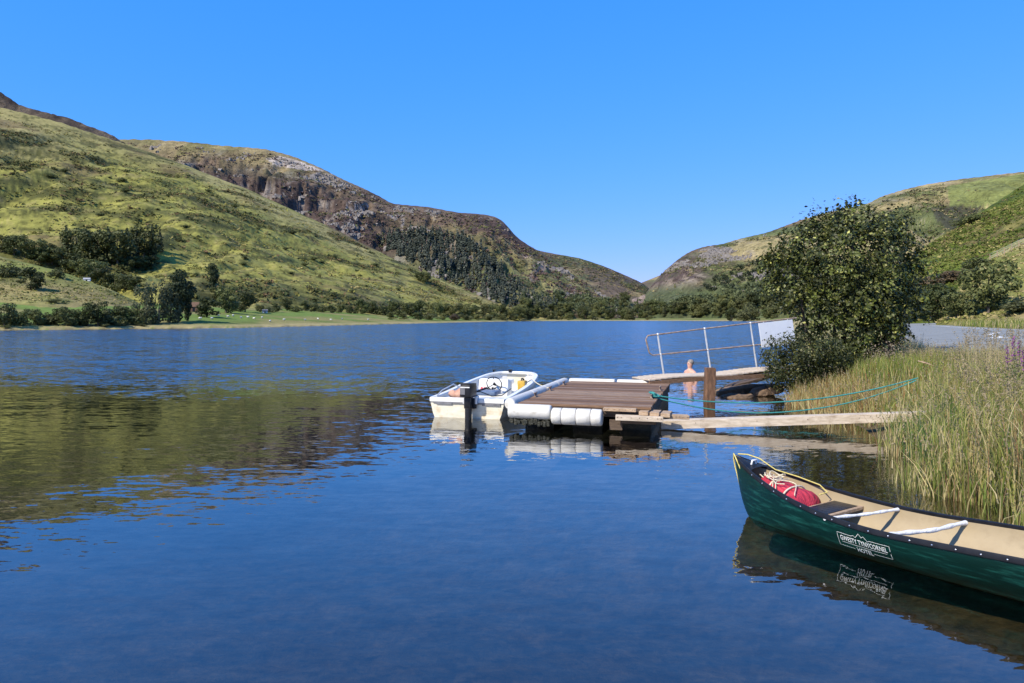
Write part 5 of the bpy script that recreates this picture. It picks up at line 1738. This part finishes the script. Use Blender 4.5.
# free shoots along the top
sh = []
for x, y0, y1 in ((855, 212, 194), (861, 214, 200), (838, 216, 203), (826, 222, 208), (800, 234, 224), (779, 248, 232), (772, 258, 240), (764, 268, 255), (892, 234, 218), (905, 246, 234), (915, 258, 246), (922, 280, 268), (846, 212, 202), (870, 216, 206), (813, 226, 215), (785, 244, 236)):
    a, b_ = at(x, y0, 19.2), at(x + rnd.uniform(-2, 2), y1, 19.2)
    n_ = 26
    t = rnd.random(n_)[:, None]
    sh.append(a + (b_ - a) * t + rnd.normal(0, .035, (n_, 3)) * (1.3 - t))
shp = np.concatenate(sh)
P = np.concatenate([P, shp]); N = np.concatenate([N, rnd.normal(0, 1, shp.shape)])
N[:, 2] += .55
V, F = leaf_quads(P, N, .088, .72, rnd, .55)
cc = leaf_cols(len(P), (.028, .038, .007), (.078, .088, .018), rnd, bright=(.22, .22, .065), frac=.10)
tone = np.ones(len(P)); tone[:NCL] = np.repeat(rnd.choice([.55, .9, 1.35, 2.1], NCL // 16, p=[.28, .32, .24, .16]), 16)  # clump tones put sunlit and shaded foliage into the leaf colour
cc = cc * np.repeat(tone, 4)[:, None]
mesh_np('crown', V - TB, F, M_ALDER, alder, cc)
m = MB()
for i, (x, y, bx) in enumerate(((855, 215, .2), (815, 250, -.35), (890, 255, .55), (840, 270, -.1), (870, 290, .35), (798, 285, -.55), (885, 320, .6))):
    tip = at(x, y, 19.2 + .4 * math.sin(i * 2.1))
    b0 = TB + np.array([bx * .55, .25 * math.sin(i * 3), -.1])
    m_ = b0 + (tip - b0) * .45 + np.array([bx * .25, 0, .1])
    q_ = b0 + (tip - b0) * .75 + np.array([bx * .1, 0, .05])
    m.tube([b0, m_, q_, tip], [.055, .042, .026, .008], 8)
    for k in range(4):
        f0 = m_ + (tip - m_) * (.15 + .2 * k)
        f1 = f0 + np.array([rnd.uniform(-.7, .7), rnd.uniform(-.7, .7), rnd.uniform(.2, .7)])
        m.tube([f0, (f0 + f1) / 2 + np.array([0, 0, .04]), f1], [.02, .013, .004], 6)
m.build('trunk', M_BARK, alder, smooth=50, off=TB)

def shrub(name, label, LB, D, n, per, leaf, c1, c2, bright=None, frac=.1, seed=1, base_px=None, spread=.08):
    rng = np.random.default_rng(seed)
    bx, by = base_px
    b = at(bx, by, D); b[2] = float(base_h(b[0], b[1]))
    r = thing(name, tuple(b), label, 'shrub')
    lob = [px_lobe(x, y, rr_, D, rng.uniform(-.3, .3), rr_ * 1.1) for x, y, rr_ in LB]
    P, N = clumpy(lob, n, per, spread, rng, .3)
    N[:, 2] += .5
    P = P[P[:, 2] > base_h(P[:, 0], P[:, 1]) * 0 + .03]; N = N[:len(P)]
    V, F = leaf_quads(P, N, leaf, .62, rng, .55)
    mesh_np('crown', V - b, F, M_ALDER, r, leaf_cols(len(P), c1, c2, rng, bright=bright, frac=frac))
    m = MB()
    for i, lb in enumerate(lob):
        m.tube([tuple(b + np.array([.05 * math.sin(i * 2), .05 * math.cos(i), -.05])), tuple((b + np.array(lb[0])) / 2 + np.array([0, 0, .08])), tuple(lb[0])], [.02, .014, .004], 6)
    m.build('stem', M_BARK, r, smooth=50, off=b)
    return r
shrub('shrub', 'low dark shrub overhanging the water to the left of the alder', [(788, 348, 17), (804, 350, 22), (778, 360, 15), (792, 368, 22), (812, 372, 24), (772, 374, 12), (800, 384, 16), (826, 358, 22), (832, 376, 22), (783, 384, 12), (845, 362, 18), (842, 385, 14)], 16.0, 980, 14, .055, (.022, .030, .007), (.052, .058, .014), (.14, .135, .04), .08, 31, (812, 392), .07)
shrub('shrub', 'yellow green sapling glowing low on the right side of the alder', [(886, 308, 10), (895, 312, 9), (882, 318, 9), (900, 320, 7), (874, 312, 6)], 18.6, 90, 12, .075, (.12, .14, .03), (.20, .20, .05), None, 0, 32, (888, 345), .06)
shrub('shrub', 'dry grey brown brambles at the foot of the alder', [(898, 352, 16), (885, 362, 16), (905, 372, 12), (870, 360, 12), (912, 360, 10)], 17.0, 150, 9, .045, (.10, .075, .05), (.2, .16, .11), (.26, .22, .15), .2, 33, (895, 380), .09)
shrub('shrub', 'green nettles and brambles between alder and reeds', [(840, 372, 14), (858, 374, 14), (850, 384, 10), (832, 384, 10)], 16.6, 190, 10, .055, (.05, .065, .016), (.10, .12, .03), None, 0, 34, (848, 390), .08)

# ------------------------------------------------------------------ reeds and grasses
def blades(P, H, W, cols, lean=.18, rng=RNG, plume=0.0, pcol=(.30, .24, .14), droop=.12):
    """tapering bent blades rooted at P"""
    n = len(P)
    az = rng.uniform(0, 2 * math.pi, n); fa = rng.uniform(0, 2 * math.pi, n)
    ld = np.stack([np.cos(az), np.sin(az)], 1) * (np.abs(rng.normal(0, lean, n)) * H)[:, None]
    fd = np.stack([np.cos(fa), np.sin(fa), np.zeros(n)], 1)
    lv = [0, .35, .7, 1.0]
    wd = [1.0, .85, .55, .06]
    rows = []
    for t, k in zip(lv, wd):
        c = np.column_stack([P[:, 0] + ld[:, 0] * t ** 2, P[:, 1] + ld[:, 1] * t ** 2, P[:, 2] + H * (t - droop * t ** 3 * np.linalg.norm(ld, axis=1) / np.maximum(H, .01))])
        rows += [c - fd * (W * k / 2)[:, None], c + fd * (W * k / 2)[:, None]]
    V = np.stack(rows, 1)
    f = np.array([[0, 1, 3, 2], [2, 3, 5, 4], [4, 5, 7, 6]])
    F = (np.arange(n) * 8)[:, None, None] + f[None]
    tipc = cols * np.array([1.12, 1.02, .9])
    CC = np.stack([cols * .8, cols * .8, cols, cols, cols, cols, tipc, tipc], 1)
    V, F, CC = V.reshape(-1, 3), F.reshape(-1, 4), CC.reshape(-1, 3)
    if plume > 0:
        k = np.where(rng.random(n) < plume)[0]
        tips = (rows[6] + rows[7])[k] / 2
        up = tips - (rows[4] + rows[5])[k] / 2
        up /= np.linalg.norm(up, axis=1)[:, None]
        m_ = len(k); rep = 9
        t = np.tile(np.linspace(-.02, .14, rep), m_)
        pp_ = np.repeat(tips, rep, 0) + np.repeat(up, rep, 0) * t[:, None] + rng.normal(0, .010, (m_ * rep, 3))
        v2, f2 = leaf_quads(pp_, rng.normal(0, 1, pp_.shape), .035, .35, rng, .2)
        c2 = np.repeat(np.array(pcol) * rng.uniform(.75, 1.3, (m_ * rep, 1)), 4, 0)
        F = np.concatenate([F, f2 + len(V)]); V = np.concatenate([V, v2]); CC = np.concatenate([CC, c2])
    return V, F, CC
def area_pts(n, poly, rng, dens=None):
    poly = np.array(poly)
    lo, hi = poly.min(0), poly.max(0)
    out = []
    tot = 0
    while tot < n:
        q_ = rng.uniform(lo, hi, (n * 3, 2))
        q_ = q_[inpoly(q_[:, 0], q_[:, 1], [tuple(p) for p in poly])]
        if dens is not None: q_ = q_[rng.random(len(q_)) < dens(q_)]
        out.append(q_); tot += len(q_)
    q_ = np.concatenate(out)[:n]
    return q_
def pick(n, pal, wts, rng):
    i = rng.choice(len(pal), n, p=np.array(wts) / sum(wts))
    return np.array(pal)[i] * rng.uniform(.75, 1.25, (n, 1))
def meadow(name, label, sets, seed):
    rng = np.random.default_rng(seed)
    Vs, Fs, Cs, k = [], [], [], 0
    for (n, poly, h0, h1, w, pal, wts, lean, pl, dens, ztop, lift) in sets:
        q_ = area_pts(n, poly, rng, dens)
        z = np.maximum(base_h(q_[:, 0], q_[:, 1]), -.25) - .02
        P = np.column_stack([q_, z])
        H = rng.uniform(h0, h1, n) * (.75 + .5 * fbm(q_[:, 0] * 1.1, q_[:, 1] * 1.1, 3))
        if dens is patch: H = H * (.55 + .45 * sstep(-.1, .7, edge_in(q_)))
        P[:, 2] += lift * rng.random(n) * np.where(z > .2, .6, 1.0)
        H = np.minimum(H, np.maximum(ztop * rng.uniform(.82, 1.06, n) - P[:, 2], .12))
        V, F, CC = blades(P, H, rng.uniform(.6, 1.4, n) * w, pick(n, pal, wts, rng), lean, rng, pl)
        Vs.append(V); Fs.append(F + k); Cs.append(CC); k += len(V)
    o = mesh_np(name, np.concatenate(Vs), np.concatenate(Fs), M_BLADE, None, np.concatenate(Cs))
    return tag(o, label, 'grass', kind='stuff')
RG, RY, RT, RB, RD = (.15, .205, .042), (.27, .285, .075), (.50, .42, .20), (.32, .20, .10), (.08, .115, .028)
_EY, _EX = [4.8, 5.3, 7.2, 8.6, 9.7, 10.4, 10.8], [4.02, 4.02, 4.10, 4.62, 5.2, 5.9, 6.3]
def edge_in(q_):
    return q_[:, 0] - np.interp(q_[:, 1], _EY, _EX)
def patch(q_):
    return np.clip(sstep(-.15, .75, edge_in(q_) + (fbm(q_[:, 0] * 1.4 + 3, q_[:, 1] * 1.4, 3) - .5) * 1.7) + .02, 0, 1) * (.25 + .75 * sstep(.34, .5, fbm(q_[:, 0] * 2.1, q_[:, 1] * 2.1 + 9, 3)))
meadow('reeds', 'tall green and straw coloured reeds standing in the shallow margin', [
    (5200, [(3.85, 5.0), (3.9, 7.2), (4.4, 8.6), (5.0, 9.7), (5.8, 10.6), (7.8, 10.6), (6.6, 7.6), (5.4, 4.8)], .55, 1.1, .011, [RG, RY, RT, RB], [3, 4, 5, 1.6], .26, .14, patch, 1.02, 0),
    (7500, [(3.85, 5.0), (3.9, 7.2), (4.4, 8.6), (5.0, 9.7), (5.8, 10.6), (8.8, 10.6), (7.6, 7.6), (5.8, 4.8)], .16, .38, .011, [RG, RY, RT, (.55, .46, .26)], [4, 4, 3, 2], .75, .0, patch, 1.15, .75),
    (5400, [(4.9, 6.0), (5.3, 8.2), (6.2, 10.6), (9.6, 10.6), (8.4, 8.0), (6.6, 5.4)], .5, .95, .011, [RG, RY, RT, RB, RD], [3, 4, 5, .8, .8], .26, .12, None, 1.10, 0),
    (420, [(4.75, 8.2), (4.95, 9.2), (5.5, 10.0), (6.0, 9.8), (5.4, 8.4)], .6, .85, .016, [(.06, .14, .05), RG, RT], [3, 2, 1], .30, .05, patch, .9, 0),
], 61)
meadow('bank_grass', 'rough green and reddish grass on the bank behind the pale beam', [
    (4600, [(5.7, 11.2), (5.7, 13.0), (6.0, 15.4), (6.6, 16.2), (9.4, 16.2), (9.6, 11.0)], .20, .42, .012, [RG, RY, RT, (.28, .16, .06)], [3, 4, 2, 2], .30, .03, None, 1.05, 0),
    (2600, [(5.3, 11.8), (5.6, 14.6), (6.3, 15.8), (7.2, 15.2), (6.4, 11.8)], .22, .42, .013, [(.32, .19, .075), RT, RY], [3, 3, 1], .32, .04, None, .62, 0),
    (1300, [(7.2, 13.6), (7.4, 15.8), (10.0, 16.0), (10.0, 12.6)], .3, .5, .014, [(.15, .19, .03), RY, RG], [3, 3, 2], .22, .03, None, 1.15, 0),
], 62)
meadow('verge_grass', 'dry pale grass and seed heads between the reeds and the road', [
    (5200, [(7.4, 8.6), (8.2, 12.0), (9.0, 16.0), (9.9, 17.2), (11.0, 16.2), (9.4, 11), (8.8, 8.6), (8.2, 7.0)], .16, .34, .010, [RT, RY, (.42, .36, .19), RG], [4, 3, 3, 2], .25, .10, None, 1.25, 0),
    (620, [(6.2, 8.0), (7.6, 12.0), (9.2, 14.5), (10.0, 13.6), (8.6, 9.6), (7.2, 7.4)], .55, .85, .006, [(.46, .37, .20), RT], [2, 1], .16, .85, None, 1.62, 0),
    (1500, [(10.2, 18), (12, 22), (15.5, 29), (20, 38), (23.5, 45), (22, 47), (12, 30), (8.6, 19)], .15, .35, .022, [RT, RY, RG], [3, 2, 2], .25, .1, None, 9, 0),
    (2600, [(7.6, 10), (9.2, 16.6), (12.2, 23.5), (13.6, 24.2), (10.4, 17), (8.5, 10.6)], .20, .42, .011, [RT, RY, (.42, .36, .19), RG], [4, 3, 3, 2], .25, .12, None, 9, 0),
    (5200, [(36, 44), (37, 52), (44, 68), (58, 95), (64, 95), (52, 68), (45, 50), (42, 42)], .4, .9, .06, [RT, RY, RG, (.14, .17, .03)], [3, 3, 3, 2], .25, .1, None, 99, 0),
], 63)
# purple loosestrife among the reeds at the right
M_PURP = mat_leaf('purple petals', .6, .2, .3, vary=0.0)
for i, (px, top, base, D, lab) in enumerate(((1006, 345, 385, 9.2, 'short purple flower spike leftmost at the right edge of the reeds'), (1013, 336, 385, 9.0, 'tallest purple flower spike above the reeds by the road'), (1018, 340, 385, 9.1, 'purple flower spike just right of the tallest one'), (1022, 350, 390, 8.8, 'lower purple flower spike at the very right of the reeds'))):
    a = at(px, base, D); a[2] = float(base_h(a[0], a[1])); t_ = at(px + 1, top, D)
    r = thing('loosestrife', tuple(a), lab, 'flower')
    m = MB(); m.tube([a, (a + t_) / 2 + np.array([.02, 0, 0]), t_], [.007, .006, .003], 6); m.build('stem', mat_noisy('green stem', (.08, .10, .03), (.12, .14, .05), 9, .7, 0), r, off=a)
    rng = np.random.default_rng(80 + i)
    n_ = 70
    t = rng.random(n_)
    P = t_ - (t_ - a) * (t * .34)[:, None] + rng.normal(0, 1, (n_, 3)) * (.006 + .012 * t)[:, None]
    V, F = leaf_quads(P, rng.normal(0, 1, P.shape), .022, .8, rng, .4)
    mesh_np('flower_spike', V - a, F, M_PURP, r, leaf_cols(n_, (.22, .07, .20), (.34, .14, .31), rng))
    n_ = 60; t = rng.random(n_)
    P = a + (t_ - a) * (t * .64)[:, None] + rng.normal(0, .05, (n_, 3))
    V, F = leaf_quads(P, rng.normal(0, 1, P.shape), .07, .3, rng, .4)
    mesh_np('leaves', V - a, F, M_BLADE, r, leaf_cols(n_, (.07, .10, .03), (.13, .16, .05), rng))
tag(mesh_np('pale_stick', *(lambda m: (m.v, m.f))((lambda m: (m.tube([at(918, 361, 13.2), at(926, 363, 13.1), at(934, 366, 13.0)], [.012, .015, .010], 7), m)[1])(MB())), M_TAN, smooth=True), 'bleached stick lying on the bank in front of the road', 'stick')

# ------------------------------------------------------------------ far buildings, fence, sheep
M_RENDER = mat_noisy('white render', (.62, .60, .56), (.72, .70, .66), 3, .8, .1)
M_SLATER = mat_noisy('slate roof', (.10, .10, .11), (.18, .18, .19), 4, .8, .2)
M_BROWNR = mat_noisy('brown barn cladding', (.10, .055, .035), (.17, .10, .06), 4, .85, .2)
def house(px, base, wpx, hpx, wallm, roofm, name, label, cat, dmin=60, rz=.3, door=True):
    p = hit(px, base, dmin); k = p[1] / FPX
    w, h = wpx * k, hpx * k
    r = thing(name, tuple(p - np.array([0, 0, .15])), label, cat, rz)
    d = w * .7; e = h * .6
    m = MB(); m.add([(-w / 2, -d / 2, 0), (w / 2, -d / 2, 0), (w / 2, d / 2, 0), (-w / 2, d / 2, 0), (-w / 2, -d / 2, e), (w / 2, -d / 2, e), (w / 2, d / 2, e), (-w / 2, d / 2, e), (-w / 2, 0, h * .98), (w / 2, 0, h * .98)],
                    [(0, 1, 5, 4), (2, 3, 7, 6), (1, 2, 6, 9, 5), (3, 0, 4, 8, 7)])
    m.build('wall', wallm, r)
    m = MB()
    for s_ in (-1, 1):
        o1 = [(-w * .54, s_ * d * .58, e - h * .06), (w * .54, s_ * d * .58, e - h * .06), (w * .54, 0, h), (-w * .54, 0, h)]
        m.add(o1 + [(x, y, z + h * .04) for x, y, z in o1], [(0, 1, 2, 3), (7, 6, 5, 4), (0, 4, 5, 1), (1, 5, 6, 2), (2, 6, 7, 3), (3, 7, 4, 0)])
    m.build('roof', roofm, r)
    if door:
        m = MB(); m.box((0, -d / 2 - .02, e * .4), (w * .22, .04, e * .8)); m.build('door', M_BLACK, r)
    return r
house(87, 281, 6, 3.4, M_RENDER, mat_noisy('pale tin roof', (.28, .28, .28), (.36, .36, .36), 3, .5, .1), 'cottage', 'tiny pale roofed cottage among trees above the pasture knoll', 'cottage', 150)
house(194, 312, 9, 10, M_BROWNR, M_BROWNR, 'barn', 'small brown barn between the tall dark trees and the meadow', 'barn', 120)
house(265, 313, 5, 4, M_RENDER, M_SLATER, 'hut', 'tiny white hut in the hedgerow behind the sheep meadow', 'hut', 120)
M_WOOL = mat_noisy('wool', (.60, .57, .50), (.74, .71, .64), 30, .95, .4)
def sheep_mb():
    m = MB()
    m.ball((0, 0, .58), .30, 12, 8, 0, (1.55, .9, .85))
    m.ball((.50, 0, .78), .13, 8, 6, 1, (1.3, .8, .9)); m.ball((.40, 0, .70), .15, 8, 6, 0)
    for x in (-.28, .28):
        for y in (-.13, .13):
            m.tube([(x, y, .45), (x + .02, y, .22), (x, y, 0)], [.07, .04, .035], 6, 1)
    m.ball((.46, .13, .82), .05, 6, 4, 1, (.6, 1.2, .5)); m.ball((.46, -.13, .82), .05, 6, 4, 1, (.6, 1.2, .5)); m.ball((-.48, 0, .55), .07, 6, 4, 0)
    return m
sh0 = sheep_mb().build('sheep', [M_WOOL, mat_noisy('sheep face', (.25, .22, .19), (.35, .31, .27), 9, .8, 0)], None, smooth=60)
sp = [(218, 317), (228, 318), (233, 317), (241, 319), (248, 318.5), (254, 320), (262, 319), (270, 322.5), (284, 321), (305, 321), (318, 320), (331, 321), (342, 320), (368, 320.5), (212, 320), (200, 320)]
for i, (x, b) in enumerate(sp):
    p = hit(x, b, 60)
    if p is None: continue
    o = sh0 if i == 0 else sh0.copy()
    if i: C.objects.link(o)
    o.location = p; o.rotation_euler = (0, 0, random.uniform(0, 6.28)); o.scale = (.7,) * 3
    tag(o, 'white sheep grazing on the far green meadow', 'sheep', 'sheep grazing on the far meadow')
fp = []
for i in range(9):
    p = hit(990 + i * 7.2, 262 - i * 3.4, 40)
    if p is not None: fp.append(p)
if len(fp) > 2:
    fr_ = thing('fence', tuple(fp[0]), 'post and wire fence climbing the dry grass knoll beyond the road', 'fence')
    for p in fp:
        m = MB(); m.beam(p + np.array([0, 0, -.1]), p + np.array([.001, 0, 1.1]), .09, .09, .01); m.build('post', M_TAN, fr_, off=fp[0])
    m = MB()
    for hh in (.45, .8, 1.15): m.tube([p + np.array([0, 0, hh]) for p in fp], .014, 5)
    m.build('wire', M_GALV, fr_, off=fp[0])

# ------------------------------------------------------------------ rows short enough to count: say which one of the row
ORD = 'first second third fourth fifth sixth seventh eighth ninth tenth eleventh twelfth thirteenth fourteenth fifteenth sixteenth'.split()
rows_ = {}
for o in bpy.data.objects:
    if o.parent is None and 'group' in o and 'category' in o:
        rows_.setdefault((o['group'], o['label']), []).append(o)
for (g_, l_), os_ in rows_.items():
    if 2 <= len(os_) <= 16:
        os_.sort(key=lambda o: o.location.x / o.location.y)
        for i, o in enumerate(os_):
            o['label'] = l_ + ', ' + ORD[i] + ' from the left'
